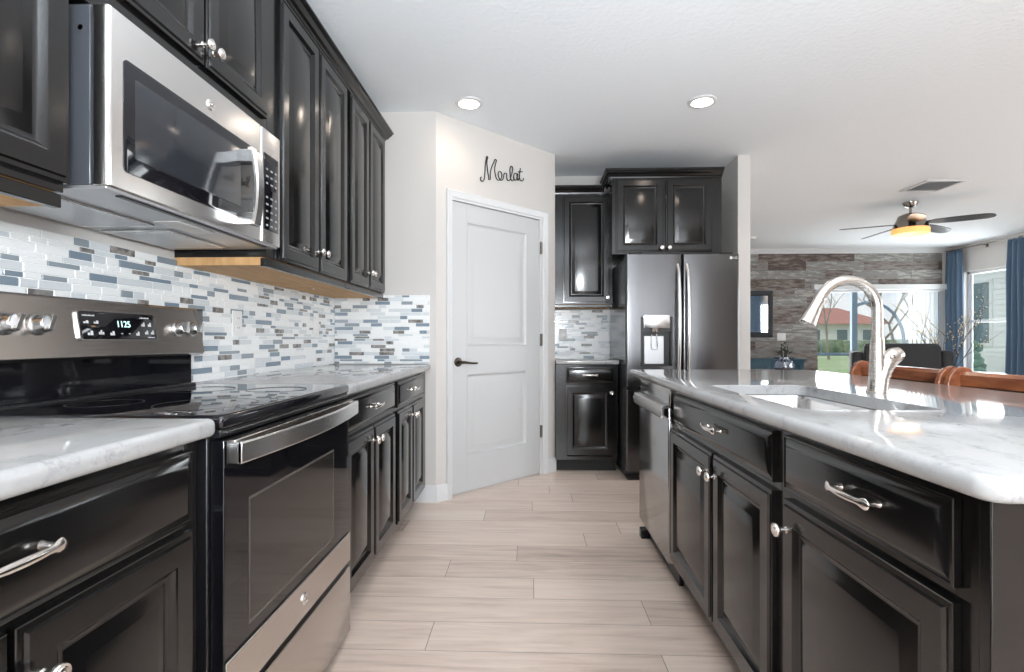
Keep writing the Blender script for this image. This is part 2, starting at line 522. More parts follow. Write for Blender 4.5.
# far living room wall with the slider opening
SX0, SX1, SZ = 4.80, 6.82, 1.93
fw = MB()
fw.box(1.6, SX0, YF, YF + 0.14, 0, CEIL).box(SX1, WR + 0.12, YF, YF + 0.14, 0, CEIL).box(SX0, SX1, YF, YF + 0.14, SZ, CEIL)
fw = struct(fw.build('wall_far', M['wall'], smooth=0), 'far living room wall behind the plank cladding', 'wall')
mb = MB(); tones = []
z = 2.52
row = 0
while z > 0.05:
    h = 0.148
    x = 1.81 - random.uniform(0, 0.8)
    while x < 6.82:
        ln = random.choice([0.45, 0.62, 0.8, 0.95, 1.2])
        xa, xb = max(x + 0.002, 1.81), min(x + ln - 0.002, 6.82)
        tn = random.choice([0.08, 0.18, 0.32, 0.48, 0.55, 0.62, 0.7, 0.78, 0.85])
        th = random.uniform(0.012, 0.018)
        za, zb = max(z - h + 0.0015, 0.0), z - 0.0015
        parts_ = []
        if za >= SZ: parts_.append((xa, xb, za))
        else:                                   # keep clear of the glass door
            if xa < SX0: parts_.append((xa, min(xb, SX0), za))
            if xb > SX0 and zb > SZ: parts_.append((max(xa, SX0), xb, SZ))
        for (p, q2, zl) in parts_:
            if q2 - p > 0.01:
                mb.box(p, q2, YF - th, YF - 0.002, zl, zb)
                tones += [tn] * 6
        x += ln
    z -= h
pk = mb.build('plank_cladding', M['barn'], fw, smooth=0)
add_tone(pk, tones)
MB().box(1.81, SX0, YF - 0.002, YF, 0, 2.52).box(SX0, 6.82, YF - 0.002, YF, SZ, 2.52).build('plank_backing', M['barn_gap'], fw, smooth=0)

# right wall with windows
W1 = (7.42, 8.42, 0.52, 2.15)
W2 = (0.0, 4.4, 0.5, 2.15)
rw = MB()
ys = [YB, W2[0], W2[1], W1[0], W1[1], YF]
rw.box(WR, WR + 0.14, ys[0], ys[1], 0, CEIL).box(WR, WR + 0.14, ys[2], ys[3], 0, CEIL).box(WR, WR + 0.14, ys[4], ys[5], 0, CEIL)
for w in (W1, W2):
    rw.box(WR, WR + 0.14, w[0], w[1], 0, w[2]).box(WR, WR + 0.14, w[0], w[1], w[3], CEIL)
struct(rw.build('wall_right', M['wall'], smooth=0), 'light living room wall with the curtained window', 'wall')
# wall behind the camera with an unseen opening added for light
bw = MB()
O2 = (0.1, 3.0, 0.05, 2.4)
bw.box(WL, O2[0], YB - 0.14, YB, 0, CEIL).box(O2[1], WR, YB - 0.14, YB, 0, CEIL)
for w in (O2,): bw.box(w[0], w[1], YB - 0.14, YB, 0, w[2]).box(w[0], w[1], YB - 0.14, YB, w[3], CEIL)
struct(bw.build('wall_behind', M['wall'], smooth=0), 'light wall behind the viewpoint with a wide opening added for light', 'wall')

# crown strip and casings
struct(MB().box(1.805, 6.84, YF - 0.035, YF, 2.50, 2.545).box(1.805, 6.84, YF - 0.055, YF, 2.545, CEIL).build('trim_1', M['white'], bevel=0.004), 'white crown strip above the plank wall', 'trim')
struct(MB().box(SX0 - 0.10, 6.90, YF - 0.10, YF - 0.005, 1.895, 1.98).build('trim_2', M['white'], bevel=0.006), 'white valance above the sliding glass door', 'trim')


def baseboard(name, mb_pts, label, h=0.11):
    mb_ = MB()
    mb_.loft([[(0, 0, 0), (0, -0.014, 0), (0, -0.014, h - 0.012), (0, -0.006, h), (0, 0, h)], [(mb_pts[3], 0, 0), (mb_pts[3], -0.014, 0), (mb_pts[3], -0.014, h - 0.012), (mb_pts[3], -0.006, h), (mb_pts[3], 0, h)]])
    o = mb_.build(name, M['white'], loc=(mb_pts[0], mb_pts[1], 0))
    o.rotation_euler = (0, 0, mb_pts[2])
    return struct(o, label, 'baseboard')


baseboard('baseboard_left', (-0.76, A.y - 0.001, 0, 0.151), 'short white baseboard at the end of the left cabinets')
d = Vector((1, 1)).normalized()
baseboard('baseboard_pantry', (A.x, A.y, PI / 4, 0.085), 'white baseboard piece left of the pantry door')
p = A + d * 1.076
baseboard('baseboard_corner', (p.x, p.y, PI / 4, AB - 1.074), 'white baseboard piece right of the pantry door')
baseboard('baseboard_partition', (1.698, 4.239, 0, 0.112), 'white baseboard on the wall end by the refrigerator')
baseboard('baseboard_far', (1.806, YF - 0.02, 0, SX0 - 1.81), 'white baseboard along the plank wall')

# ------------------------------------------------------------------ pantry door
dr = thing('door_1', 'white two-panel pantry door in the angled wall', 'door', (A.x, A.y, 0), PI / 4, kind='structure')
cs = MB()
for x0, x1, z0, z1 in ((0.084, 0.132, 0, 2.088), (0.990, 1.076, 0, 2.088), (0.084, 1.076, 2.022, 2.088)):
    pass
prof = [(0.0, 0.0), (0.0, 0.012), (0.008, 0.018), (0.018, 0.014), (0.040, 0.012), (0.052, 0.008), (0.058, 0.0)]


def casing(mb_, x0, x1, z1, w):
    """door casing, mitred, standing out of y=0"""
    k = w / 0.058
    loops = []
    for i, h in prof:
        i *= k
        loops.append([(x0 + i, -h, 0), (x0 + i, -h, z1 - i), (x1 - i, -h, z1 - i), (x1 - i, -h, 0)])
    V = [[mb_.bm.verts.new(p_) for p_ in lp] for lp in loops]
    for a, b_ in zip(V, V[1:]):
        for i in range(3): mb_.bm.faces.new((a[i], a[i + 1], b_[i + 1], b_[i]))
    return mb_


casing(cs, 0.084, 1.076, 2.088, 0.050).build('door_casing', M['white'], dr)
MB().box(DX0 - 0.02, DX0 - 0.004, 0.0, 0.11, 0, DZ + 0.004).box(DX1 + 0.004, DX1 + 0.02, 0.0, 0.11, 0, DZ + 0.004).box(DX0 - 0.02, DX1 + 0.02, 0.0, 0.11, DZ + 0.004, DZ + 0.02).build('door_jamb', M['white'], dr)
# slab with two moulded panels: frame bars around two recessed fields
sl = MB()
px0, px1 = 0.268, 0.856
zs = [0.262, 0.832, 1.026, 1.896]
yf, yb_ = 0.012, 0.046
x0, x1, z0, z1 = DX0, DX1, 0.012, DZ
sl.box(x0, px0, yf, yb_, z0, z1).box(px1, x1, yf, yb_, z0, z1)
for a, b_ in ((z0, zs[0]), (zs[1], zs[2]), (zs[3], z1)): sl.box(px0, px1, yf, yb_, a, b_)
sl.build('door_slab', M['door_white'], dr, bevel=0.0015)
for a, b_ in ((zs[0], zs[1]), (zs[2], zs[3])):
    MB().front(px0 - 0.001, px1 + 0.001, a - 0.001, b_ + 0.001, [(0, 0), (0, 0.030), (0.006, 0.033), (0.016, 0.020), (0.022, 0.018), (0.030, 0.018), (0.062, 0.029), (0.066, 0.029)], yb=0.045).build('door_panel', M['door_white'], dr)
lv = MB()
lv.lathe([(0.032, 0), (0.032, 0.006), (0.026, 0.012), (0.012, 0.014), (0.011, 0.045), (0.0, 0.046)], (0.191, 0.012, 0.918), '-y', 20)
lv.tube([(0.188, -0.030, 0.918), (0.215, -0.035, 0.917), (0.26, -0.036, 0.911), (0.30, -0.034, 0.908), (0.330, -0.030, 0.908)], [0.011, 0.010, 0.008, 0.0075, 0.006], 8)
lv.build('door_lever', M['bronze'], dr)
for hz in (1.80, 1.07, 0.345):
    MB().tube([(DX1 + 0.008, -0.004, hz - 0.05), (DX1 + 0.008, -0.004, hz + 0.05)], 0.007, 8).box(DX1 + 0.002, DX1 + 0.026, -0.0035, 0.004, hz - 0.045, hz + 0.045).build('hinge', M['gunmetal'], dr)

# wall word above the door, bent black wire
word = thing('wall_word', 'black wire script word Merlot above the white pantry door', 'wall decor', (A.x, A.y, 0), PI / 4)
ST = [[(120, 450), (105, 470), (110, 500), (135, 515), (160, 490), (172, 400), (180, 260), (195, 170), (210, 125), (205, 200), (215, 330), (230, 430), (245, 488), (258, 400), (275, 310), (310, 225), (352, 168), (345, 230), (330, 310), (340, 400), (365, 475), (395, 496), (425, 480), (448, 430), (440, 375), (410, 355), (388, 380), (395, 440), (425, 490), (455, 490), (478, 440), (485, 395), (500, 378), (528, 390), (530, 440), (545, 490), (575, 495), (600, 440), (625, 350), (632, 290), (612, 262), (590, 290), (588, 380), (600, 470), (625, 500), (648, 480), (655, 440)],
      [(705, 385), (675, 375), (650, 420), (655, 475), (685, 490), (708, 440), (715, 385), (712, 450), (725, 490), (742, 465), (752, 420)],
      [(768, 290), (755, 380), (752, 450), (770, 490), (800, 500), (820, 480), (825, 455)], [(730, 350), (805, 345)]]
cu = bpy.data.curves.new('lettering', 'CURVE')
cu.dimensions = '3D'
cu.bevel_depth = 0.0040
cu.bevel_resolution = 2
for st in ST:
    sp = cu.splines.new('BEZIER' if len(st) > 2 else 'POLY')
    # traced in a flat 720 x 390 field, 0.428 m wide on the wall
    pts3 = [(0.377 + (sx - 105) / 720 * 0.428 + 0.00, -0.006, 2.376 - (sy - 125) * 0.000455 + (sx - 105) * 0.000118) for sx, sy in st]
    if len(st) > 2:
        sp.bezier_points.add(len(st) - 1)
        for bp_, p3 in zip(sp.bezier_points, pts3):
            bp_.co = p3
            bp_.handle_left_type = bp_.handle_right_type = 'AUTO'
    else:
        sp.points.add(len(st) - 1)
        for q_, p3 in zip(sp.points, pts3): q_.co = (*p3, 1)
cu.materials.append(M['black'])
put('lettering', cu, word)

# ------------------------------------------------------------------ cabinet hardware
KN = MB().lathe([(0.0085, 0), (0.0085, 0.003), (0.006, 0.006), (0.0055, 0.016), (0.010, 0.021), (0.0165, 0.024), (0.0165, 0.028), (0.0145, 0.031), (0.0115, 0.0305), (0.010, 0.0325), (0.006, 0.033), (0.005, 0.0345), (0.0, 0.035)], (0, 0, 0), '-y', 20).mesh('knob', M['nickel'])
pm = MB()
xs = [-0.066, -0.063, -0.057, -0.05, -0.043, -0.034, -0.02, 0, 0.02, 0.034, 0.043, 0.05, 0.057, 0.063, 0.066]
hz = [0.002, 0.0075, 0.0105, 0.0095, 0.0062, 0.0056, 0.0066, 0.007, 0.0066, 0.0056, 0.0062, 0.0095, 0.0105, 0.0075, 0.002]
hy = [0.0015, 0.003, 0.0036, 0.0038, 0.004, 0.0042, 0.0048, 0.005, 0.0048, 0.0042, 0.004, 0.0038, 0.0036, 0.003, 0.0015]
loops = []
for x_, a, b_ in zip(xs, hz, hy):
    yc = -(0.024 + 0.007 * (1 - (x_ / 0.066) ** 2))
    loops.append([(x_, yc + b_ * math.cos(2 * PI * k / 12), a * math.sin(2 * PI * k / 12)) for k in range(12)])
pm.loft(loops)
for sx in (-0.054, 0.054): pm.lathe([(0.0075, 0), (0.0055, 0.006), (0.005, 0.018), (0.0065, 0.026)], (sx, 0, 0), '-y', 10)
PULL = pm.mesh('pull', M['nickel'])

DOOR = [(0, 0), (0, 0.0115), (0.0015, 0.013), (0.010, 0.0135), (0.013, 0.019), (0.052, 0.019), (0.056, 0.017), (0.063, 0.009), (0.066, 0.0075), (0.072, 0.0072), (0.074, 0.0078), (0.099, 0.0170), (0.102, 0.0178)]
DRAWER = [(0, 0), (0, 0.0105), (0.0015, 0.012), (0.004, 0.0125), (0.007, 0.0105), (0.009, 0.0105), (0.024, 0.0182), (0.027, 0.019)]


def fronts(root, items, y0=0.0):
    """items: (kind, x0, x1, z0, z1, hardware x, hardware z)"""
    for kind, x0, x1, z0, z1, hx, hzz in items:
        rings = DOOR if kind == 'door' else DRAWER
        f = MB().front(x0, x1, z0, z1, rings, yb=y0 - 0.001).build('door' if kind == 'door' else 'drawer', M['cab'], root, smooth=25)
        if hx is None: continue
        if kind == 'door': put('knob', KN, f, (hx, y0 - 0.0195, hzz))
        else: put('pull', PULL, f, (hx, y0 - 0.0195, hzz))


def base_cabinet(label, loc, rot, w, d, items, z1=0.872, kick=0.10, group='espresso base cabinets', low_left=False, low_right=False):
    """hollow carcass with face frame, toe kick and overlaid fronts"""
    r_ = thing('base_cabinet', label, 'cabinet', loc, rot, group)
    c_ = MB()
    c_.box(0, 0.018, 0.018, d, kick, 0.655 if low_left else z1).box(w - 0.018, w, 0.018, d, kick, 0.655 if low_right else z1)
    c_.box(0.018, w - 0.018, 0.018, d, kick, kick + 0.018).box(0.018, w - 0.018, d - 0.012, d, kick, z1)
    zr = [kick, kick + 0.04]
    sa = max(0.04, min(i[1] for i in items) + 0.01)
    sb = max(0.04, w - max(i[2] for i in items) + 0.01)
    c_.box(0, sa, 0, 0.018, kick, z1).box(w - sb, w, 0, 0.018, kick, z1)
    c_.box(sa, w - sb, 0, 0.018, kick, kick + 0.03).box(sa, w - sb, 0, 0.018, z1 - 0.03, z1)
    zsplit = min([i[3] for i in items if i[0] == 'drawer'] + [z1]) if items else z1
    if zsplit < z1: c_.box(sa, w - sb, 0, 0.018, zsplit - 0.035, zsplit + 0.012)
    c_.build('carcass', M['cab'], r_, bevel=0.001)
    MB().box(0.002, w - 0.002, 0.07, 0.085, 0, kick).build('toe_kick', M['cab_in'], r_, smooth=0)
    fronts(r_, items)
    return r_


def wall_cabinet(label, loc, rot, w, d, z0, z1, items, group='espresso wall cabinets', ply=True, rail=0.0):
    r_ = thing('wall_cabinet', label, 'cabinet', loc, rot, group)
    MB().box(0, w, 0, d, z0 + 0.003, z1).build('carcass', M['cab'], r_, bevel=0.001)
    if ply: MB().box(0.002, w - 0.002, 0.02, d - 0.002, z0 - rail + 0.004, z0 + 0.003).build('underside_panel', M['ply'], r_, smooth=0)
    if rail: MB().box(0, w, 0.004, 0.024, z0 - rail, z0).build('light_rail', M['cab'], r_, bevel=0.002)
    fronts(r_, items)
    return r_


def crown(name, label, loc, rot, x0, x1, z0, ret0=None, ret1=None, d=0.3, h=0.055):
    """crown moulding along local x, profile leaning out towards -y, returning along y at the ends named"""
    pr = [(0.0, 0.0), (-0.010, 0.0), (-0.012, 0.010), (-0.022, 0.014), (-0.030, 0.026), (-0.046, 0.036), (-0.052, 0.046), (-0.060, 0.048), (-0.060, h), (0.0, h)]
    mb_ = MB()
    loops = []
    if ret0: loops.append([(x0 + a, d, z0 + z_) for a, z_ in pr])
    loops.append([(x0 + (a if ret0 else 0), a, z0 + z_) for a, z_ in pr])
    loops.append([(x1 - (a if ret1 else 0), a, z0 + z_) for a, z_ in pr])
    if ret1: loops.append([(x1 - a, d, z0 + z_) for a, z_ in pr])
    mb_.loft(loops)
    o = mb_.build(name, M['cab'], smooth=20)
    o.location = loc
    o.rotation_euler = (0, 0, rot)
    return tag(o, label, 'molding', 'dark crown mouldings')


# ------------------------------------------------------------------ left run: uppers
UX = -0.955            # face frame of the left uppers (doors stand 19 mm proud)
UD = UX - (WL + 0.001)
UZ0, UZ1 = 1.372, 2.40
wall_cabinet('dark tall wall cabinet nearest, left of the microwave', (UX, 0.28, 0), LEFT, 0.740, UD, UZ0, UZ1,
             [('door', 0.015, 0.375, 1.392, 2.375, None, 0), ('door', 0.392, 0.738, 1.392, 2.375, 0.42, 1.46)], rail=0.028)
wall_cabinet('short dark two-door wall cabinet directly above the microwave', (UX, 1.062, 0), LEFT, 0.770, UD, 1.802, UZ1,
             [('door', 0.018, 0.392, 1.868, 2.375, 0.375, 1.920), ('door', 0.402, 0.752, 1.868, 2.375, 0.424, 1.920)], ply=False)
wall_cabinet('tall dark two-door wall cabinet just right of the microwave', (UX, 1.834, 0), LEFT, 0.806, UD, UZ0, UZ1,
             [('door', 0.080, 0.428, 1.376, 2.375, 0.408, 1.462), ('door', 0.440, 0.784, 1.376, 2.375, 0.462, 1.462)], rail=0.030)
wall_cabinet('tall dark wall cabinet at the far end beside the pantry wall', (UX, 2.642, 0), LEFT, 0.700, UD, UZ0, UZ1,
             [('door', 0.030, 0.336, 1.376, 2.375, 0.315, 1.462), ('door', 0.346, 0.668, 1.376, 2.375, 0.368, 1.462)], rail=0.030)
crown('crown_molding', 'dark crown moulding along the tops of the left wall cabinets', (UX, 0, 0), LEFT, 0.28, 3.342, 2.384, ret1=True, d=0.34)

# ------------------------------------------------------------------ left run: bases and tops
BX = -0.684
BD = BX - (WL + 0.001)
base_cabinet('dark base cabinet nearest on the left, under the short counter by the range', (BX, 0.245, 0), LEFT, 0.790, BD,
             [('drawer', 0.02, 0.757, 0.709, 0.854, 0.378, 0.794), ('door', 0.02, 0.392, 0.130, 0.696, 0.362, 0.618), ('door', 0.402, 0.755, 0.130, 0.696, 0.430, 0.618)])
base_cabinet('dark base cabinet just beyond the range, two doors under one drawer', (BX, 1.812, 0), LEFT, 0.752, BD,
             [('drawer', 0.03, 0.726, 0.724, 0.858, 0.370, 0.792), ('door', 0.03, 0.374, 0.128, 0.704, 0.348, 0.645), ('door', 0.383, 0.726, 0.128, 0.704, 0.408, 0.645)])
base_cabinet('narrow dark base cabinet at the far end of the left counter', (BX, 2.566, 0), LEFT, 0.708, BD,
             [('drawer', 0.03, 0.676, 0.724, 0.858, 0.35, 0.792), ('door', 0.03, 0.345, 0.128, 0.704, 0.322, 0.645), ('door', 0.354, 0.676, 0.128, 0.704, 0.378, 0.645)])


def counter(label, x0, x1, y0, y1, z0=0.874, z1=0.912, rc=0.016):
    o = MB().slab(x0, x1, y0, y1, z0, z1, rc, 0.013, 5, 4).build('countertop', M['quartz'])
    return tag(o, label, 'countertop', 'white quartz countertops')


counter('white quartz countertop in the near left corner before the range', WL + 0.014, -0.645, 0.20, 1.043)
counter('white quartz countertop between the range and the pantry wall', WL + 0.014, -0.645, 1.809, 3.352)
tag(MB().box(BX - 0.02, BX - 0.001, 3.2755, 3.362, 0.10, 0.872).build('filler_panel', M['cab'], bevel=0.001), 'slim dark filler strip closing the left base run at the pantry wall', 'panel')


# ------------------------------------------------------------------ mosaic backsplash
def mosaic(name, label, w, z0, z1, loc, rot, seed, holes=()):
    rnd = random.Random(seed)
    r_ = struct(MB().box(0, w, 0, 0.006, z0, z1).build(name, M['grout'], smooth=0), label, 'backsplash')
    r_.location = loc
    r_.rotation_euler = (0, 0, rot)
    mats = [M['tile_white'], M['tile_pale'], M['tile_blue'], M['tile_slate'], M['tile_marble']]
    mb_ = MB()
    z = z1
    g = 0.0014
    while z > z0 + 0.006:
        h = rnd.choice([0.0240, 0.0240, 0.0155])
        h = min(h, z - z0)
        x = -rnd.uniform(0, 0.1)
        last = None
        while x < w:
            ln = rnd.choice([0.05, 0.05, 0.075, 0.1, 0.1, 0.15])
            mi = rnd.choices(range(5), (41, 22, 14, 11, 12))[0]
            if mi >= 2 and last is not None and last >= 2: mi = rnd.choice((0, 0, 1))
            if mi == 4: ln = min(ln, 0.10)
            last = mi
            xa, xb = max(x + g, 0.0005), min(x + ln - g, w - 0.0005)
            if xb - xa > 0.006 and h > 0.006:
                za, zb = z - h + g, z - g
                y0_, e = -0.004, 0.0012
                mb_.loft([[(xa, 0, za), (xb, 0, za), (xb, 0, zb), (xa, 0, zb)], [(xa, y0_ + e, za), (xb, y0_ + e, za), (xb, y0_ + e, zb), (xa, y0_ + e, zb)], [(xa + e, y0_, za + e), (xb - e, y0_, za + e), (xb - e, y0_, zb - e), (xa + e, y0_, zb - e)]], cap0=False, mi=mi)
            x += ln
        z -= h
    t_ = mb_.build('tiles', mats, r_, smooth=0)
    return r_


mosaic('backsplash_left', 'blue grey and white mosaic backsplash along the left wall', 3.14, 0.80, 1.366, (WL + 0.0075, 0.22, 0), LEFT, 3)
mosaic('backsplash_side', 'mosaic backsplash on the short wall beside the pantry', -0.655 - WL - 0.013, 0.913, 1.366, (WL + 0.012, A.y - 0.0075, 0), BACK, 5)
mosaic('backsplash_niche', 'mosaic backsplash above the small corner counter', 0.56, 0.90, 1.345, (0.216, KB - 0.0075, 0), BACK, 9)


def outlet(name, label, loc, rot, kind='outlet', w=0.072, h=0.115):
    r_ = thing(name, label, 'outlet' if kind == 'outlet' else 'switch', loc, rot, 'white wall plates')
    MB().plate(-w / 2, w / 2, -h / 2, h / 2, 0, 0.006, 0.006, 0.002).build('cover_plate', M['plastic_white'], r_)
    for s_ in ((-1, 1) if kind == 'outlet' else (0,)):
        q_ = MB().plate(-0.0165, 0.0165, s_ * 0.021 - (0.0145 if s_ else 0.033), s_ * 0.021 + (0.0145 if s_ else 0.033), -0.006, 0.0025, 0.008 if s_ else 0.003, 0.001).build('socket' if s_ else 'rocker', M['plastic_white'], r_)
        if s_:
            MB().box(-0.0075, -0.0055, -0.0092, -0.0084, s_ * 0.021, s_ * 0.021 + 0.008).box(0.0055, 0.0075, -0.0092, -0.0084, s_ * 0.021, s_ * 0.021 + 0.008).build('slots', M['legend_dark'], q_, smooth=0)
    return r_


outlet('wall_outlet', 'white outlet plate on the mosaic just right of the range controls', (WL + 0.0115, 2.215, 1.143), LEFT)
outlet('light_switch', 'white switch plate on the mosaic near the far left corner', (WL + 0.0115, 3.055, 1.143), LEFT, 'switch')
outlet('wall_outlet', 'white outlet plate on the mosaic above the small corner counter', (0.312, KB - 0.0118, 1.115), BACK)

# ------------------------------------------------------------------ range
RW = 0.756
rg = thing('electric_range', 'stainless and black electric range between the left counters', 'range', (-0.640, 1.0485, 0), LEFT)
MB().box(0.0, RW, 0.032, 0.64, 0.035, 0.882).build('body', M['black'], rg, bevel=0.003)
for fx in (0.04, RW - 0.04):
    for fy in (0.08, 0.58): MB().lathe([(0.018, 0), (0.018, 0.012), (0.010, 0.016), (0.010, 0.036)], (fx, fy, 0), 'z', 12).build('foot', M['black'], rg)
ct = MB().slab(0.0, RW, -0.002, 0.585, 0.885, 0.915, 0.012, 0.010, 4, 4).build('cooktop', M['black_glass'], rg)
for bx, by, br in ((0.20, 0.16, 0.115), (0.57, 0.17, 0.09), (0.20, 0.42, 0.08), (0.56, 0.42, 0.105)):
    m_ = MB()
    m_.lathe([(br, 0.9151), (br, 0.9154), (br - 0.002, 0.9154), (br - 0.002, 0.9151)], (bx, by, 0), 'z', 40, cap=False)
    m_.build('burner_ring', M['ring'], ct)
MB().box(0.004, RW - 0.004, 0.006, 0.03, 0.868, 0.884).build('rail', M['black'], rg, bevel=0.002)
MB().box(0.02, RW - 0.004, 0.0005, 0.006, 0.8765, 0.8795).build('trim_line', M['steel_bright'], rg, smooth=0)
# oven door: black glass frame with window, steel top strip with vents, steel bottom strip, bowed handle
od = MB().box(0.006, RW - 0.006, 0.0, 0.030, 0.290, 0.862).build('oven_door', M['black_glass'], rg, bevel=0.002)
MB().box(0.100, 0.608, -0.0012, 0.0, 0.425, 0.715).build('window_border', M['window_edge'], od, smooth=0)
MB().box(0.106, 0.602, -0.0018, -0.001, 0.431, 0.709).build('window', M['oven_window'], od, smooth=0)
MB().box(0.006, RW - 0.006, -0.006, 0.0, 0.292, 0.392).build('steel_strip', M['steel'], od, bevel=0.002)
MB().box(0.014, RW - 0.014, -0.020, 0.0, 0.838, 0.862).build('vent_trim', M['steel'], od, bevel=0.002)
for k in range(4):
    MB().box(0.12 + k * 0.14, 0.235 + k * 0.14, -0.019, -0.006, 0.8615, 0.8626).build('vent_slot', M['black'], od, smooth=0)
hb = MB()
loops = []
for k in range(25):
    u = k / 24
    x_ = 0.010 + u * (RW - 0.020)
    bow = 0.036 + 0.026 * (1 - (2 * u - 1) ** 2)
    h2, th = 0.0235, 0.009
    loops.append([(x_, -bow + dy, 0.835 + dz) for dy, dz in ((0, -h2 + 0.004), (0.003, -h2), (th, -h2), (th, h2), (0.003, h2), (0, h2 - 0.004))])
hb.loft(loops)
for xa, xb in ((0.010, 0.034), (RW - 0.034, RW - 0.010)): hb.box(xa, xb, -0.036, -0.002, 0.8125, 0.8575)
hb.build('handle', M['steel_bright'], od, bevel=0.0015)
em = MB().lathe([(0.0, 0.0), (0.017, 0.0), (0.017, 0.003), (0.0145, 0.0045), (0.0135, 0.0035), (0.0, 0.0035)], (0.376, -0.006, 0.343), '-y', 24).build('emblem', M['steel_bright'], od)
text('emblem_letters', 'GE', 0.016, M['gunmetal'], od, (0.376, -0.0098, 0.343), (PI / 2, 0, 0))
MB().box(0.012, RW - 0.012, 0.006, 0.03, 0.262, 0.292).build('drawer_recess', M['black'], rg, smooth=0)
MB().slab(0.006, RW - 0.006, -0.006, 0.030, 0.045, 0.272, 0.005, 0.004, 4, 2).build('storage_drawer', M['steel'], rg)
# backguard
MB().box(0.012, RW - 0.012, 0.566, 0.630, 0.900, 1.045).build('backguard_base', M['black_glass'], rg, bevel=0.003)
MB().box(0.012, RW - 0.012, 0.548, 0.568, 0.912, 0.922).build('backguard_ledge', M['black'], rg, bevel=0.004)
bg = MB()
pf = [(0.526, 1.028), (0.550, 1.178), (0.556, 1.184), (0.634, 1.184), (0.634, 1.028), (0.545, 1.020)]
bg.loft([[(0.0, y_, z_) for y_, z_ in pf], [(RW, y_, z_) for y_, z_ in pf]])
bgo = bg.build('control_panel', M['steel'], rg, bevel=0.002)
MB().box(-0.003, 0.0, 0.535, 0.634, 1.022, 1.183).build('end_cap', M['black'], rg, bevel=0.001)
MB().box(RW, RW + 0.003, 0.535, 0.634, 1.022, 1.183).build('end_cap', M['black'], rg, bevel=0.001)
tilt = math.atan2(0.024, 0.150)
# an upright holder lying on the sloped face: local x along, local z up the slope, -y out
dp = MB().plate(0.250, 0.524, 0.046, 0.124, 0.0, 0.005, 0.008, 0.002)
dpo = dp.build('display', M['black_glass'], rg)
dpo.location = (0, 0.526, 1.028)
dpo.rotation_euler = (-tilt, 0, 0)
rim = MB()
lo = [(x_, z_) for x_, z_ in rrect(0.247, 0.527, 0.043, 0.127, 0.010, 4)]
li = [(x_, z_) for x_, z_ in rrect(0.251, 0.523, 0.047, 0.123, 0.007, 4)]
rim.loft([[(x_, 0, z_) for x_, z_ in lo], [(x_, -0.006, z_) for x_, z_ in lo], [(x_, -0.006, z_) for x_, z_ in li], [(x_, -0.003, z_) for x_, z_ in li]], False, False)
rim.build('display_rim', M['steel_bright'], dpo)
text('clock_digits', '1125', 0.026, M['display'], dpo, (0.398, -0.0056, 0.090), (PI / 2, 0, 0))
lg = MB()
for (xa, xb, za, zb) in ((0.262, 0.302, 0.110, 0.114), (0.462, 0.500, 0.110, 0.114), (0.264, 0.280, 0.090, 0.098), (0.296, 0.312, 0.090, 0.098), (0.466, 0.480, 0.086, 0.098), (0.492, 0.506, 0.086, 0.098), (0.272, 0.290, 0.058, 0.070), (0.308, 0.326, 0.060, 0.072), (0.346, 0.362, 0.058, 0.070), (0.384, 0.392, 0.062, 0.065), (0.412, 0.420, 0.062, 0.065), (0.440, 0.454, 0.058, 0.070), (0.476, 0.490, 0.062, 0.074), (0.500, 0.514, 0.062, 0.074), (0.486, 0.512, 0.051, 0.054)):
    n_ = max(2, int((xb - xa) / 0.006))
    for k in range(n_):
        w_ = (xb - xa) / n_
        lg.box(xa + k * w_ + 0.0006, xa + (k + 1) * w_ - 0.0006, -0.0056, -0.005, za, zb if k % 2 else (za + zb) / 2 + 0.001)
lg.build('panel_lettering', M['legend'], dpo, smooth=0)
for kx in (0.062, 0.140, 0.628, 0.700):
    kb = MB()
    kb.lathe([(0.027, 0.0), (0.027, 0.006), (0.0225, 0.008), (0.021, 0.026), (0.018, 0.030), (0.0, 0.030)], (0, 0, 0), '-y', 24)
    kb.box(-0.006, 0.006, -0.040, -0.028, -0.021, 0.021)
    k_ = kb.build('control_knob', M['steel_bright'], bgo, bevel=0.001)
    k_.location = (kx, 0.5405, 1.110)
    k_.rotation_euler = (-tilt, 0.5, 0)
    tk = MB()
    for a in range(5):
        an = PI * (0.1 + 0.2 * a)
        tk.box(math.cos(an) * 0.038 - 0.002, math.cos(an) * 0.038 + 0.002, -0.0006, 0, math.sin(an) * 0.038 - 0.001, math.sin(an) * 0.038 + 0.001)
    t_ = tk.build('dial_mark', M['legend_dark'], bgo, smooth=0)
    t_.location = (kx, 0.5400, 1.110)
    t_.rotation_euler = (-tilt, 0, 0)

# ------------------------------------------------------------------ microwave
MW = 0.760
mw = thing('microwave', 'stainless over-the-range microwave below the short wall cabinet', 'microwave', (-0.900, 1.0665, 0), LEFT)
MB().box(0.002, MW - 0.002, 0.042, 0.398, 1.408, 1.796).build('body', M['fridge_side'], mw, bevel=0.002)
MB().lathe([(0.006, 0), (0.006, 0.002), (0.0, 0.004)], (0, 0, 0), 'x', 10).build('side_screw', M['chrome'], mw, loc=(0.002, 0.062, 1.745)).rotation_euler = (0, 0, PI)
md = MB().slab(0.0, 0.628, 0.0, 0.040, 1.405, 1.796, 0.010, 0.004, 5, 3).build('door', M['mw_steel'], mw)
MB().plate(0.040, 0.622, 1.448, 1.700, 0.0, 0.002, 0.012, 0.001).build('window_frame', M['black_glass'], md)
MB().plate(0.072, 0.500, 1.486, 1.668, -0.002, 0.0006, 0.004, 0.0003).build('window', M['mw_glass'], md)
em = MB().lathe([(0.0, 0.0), (0.015, 0.0), (0.015, 0.0025), (0.0128, 0.004), (0.012, 0.003), (0.0, 0.003)], (0.352, 0.0, 1.738), '-y', 24).build('emblem', M['chrome'], md)
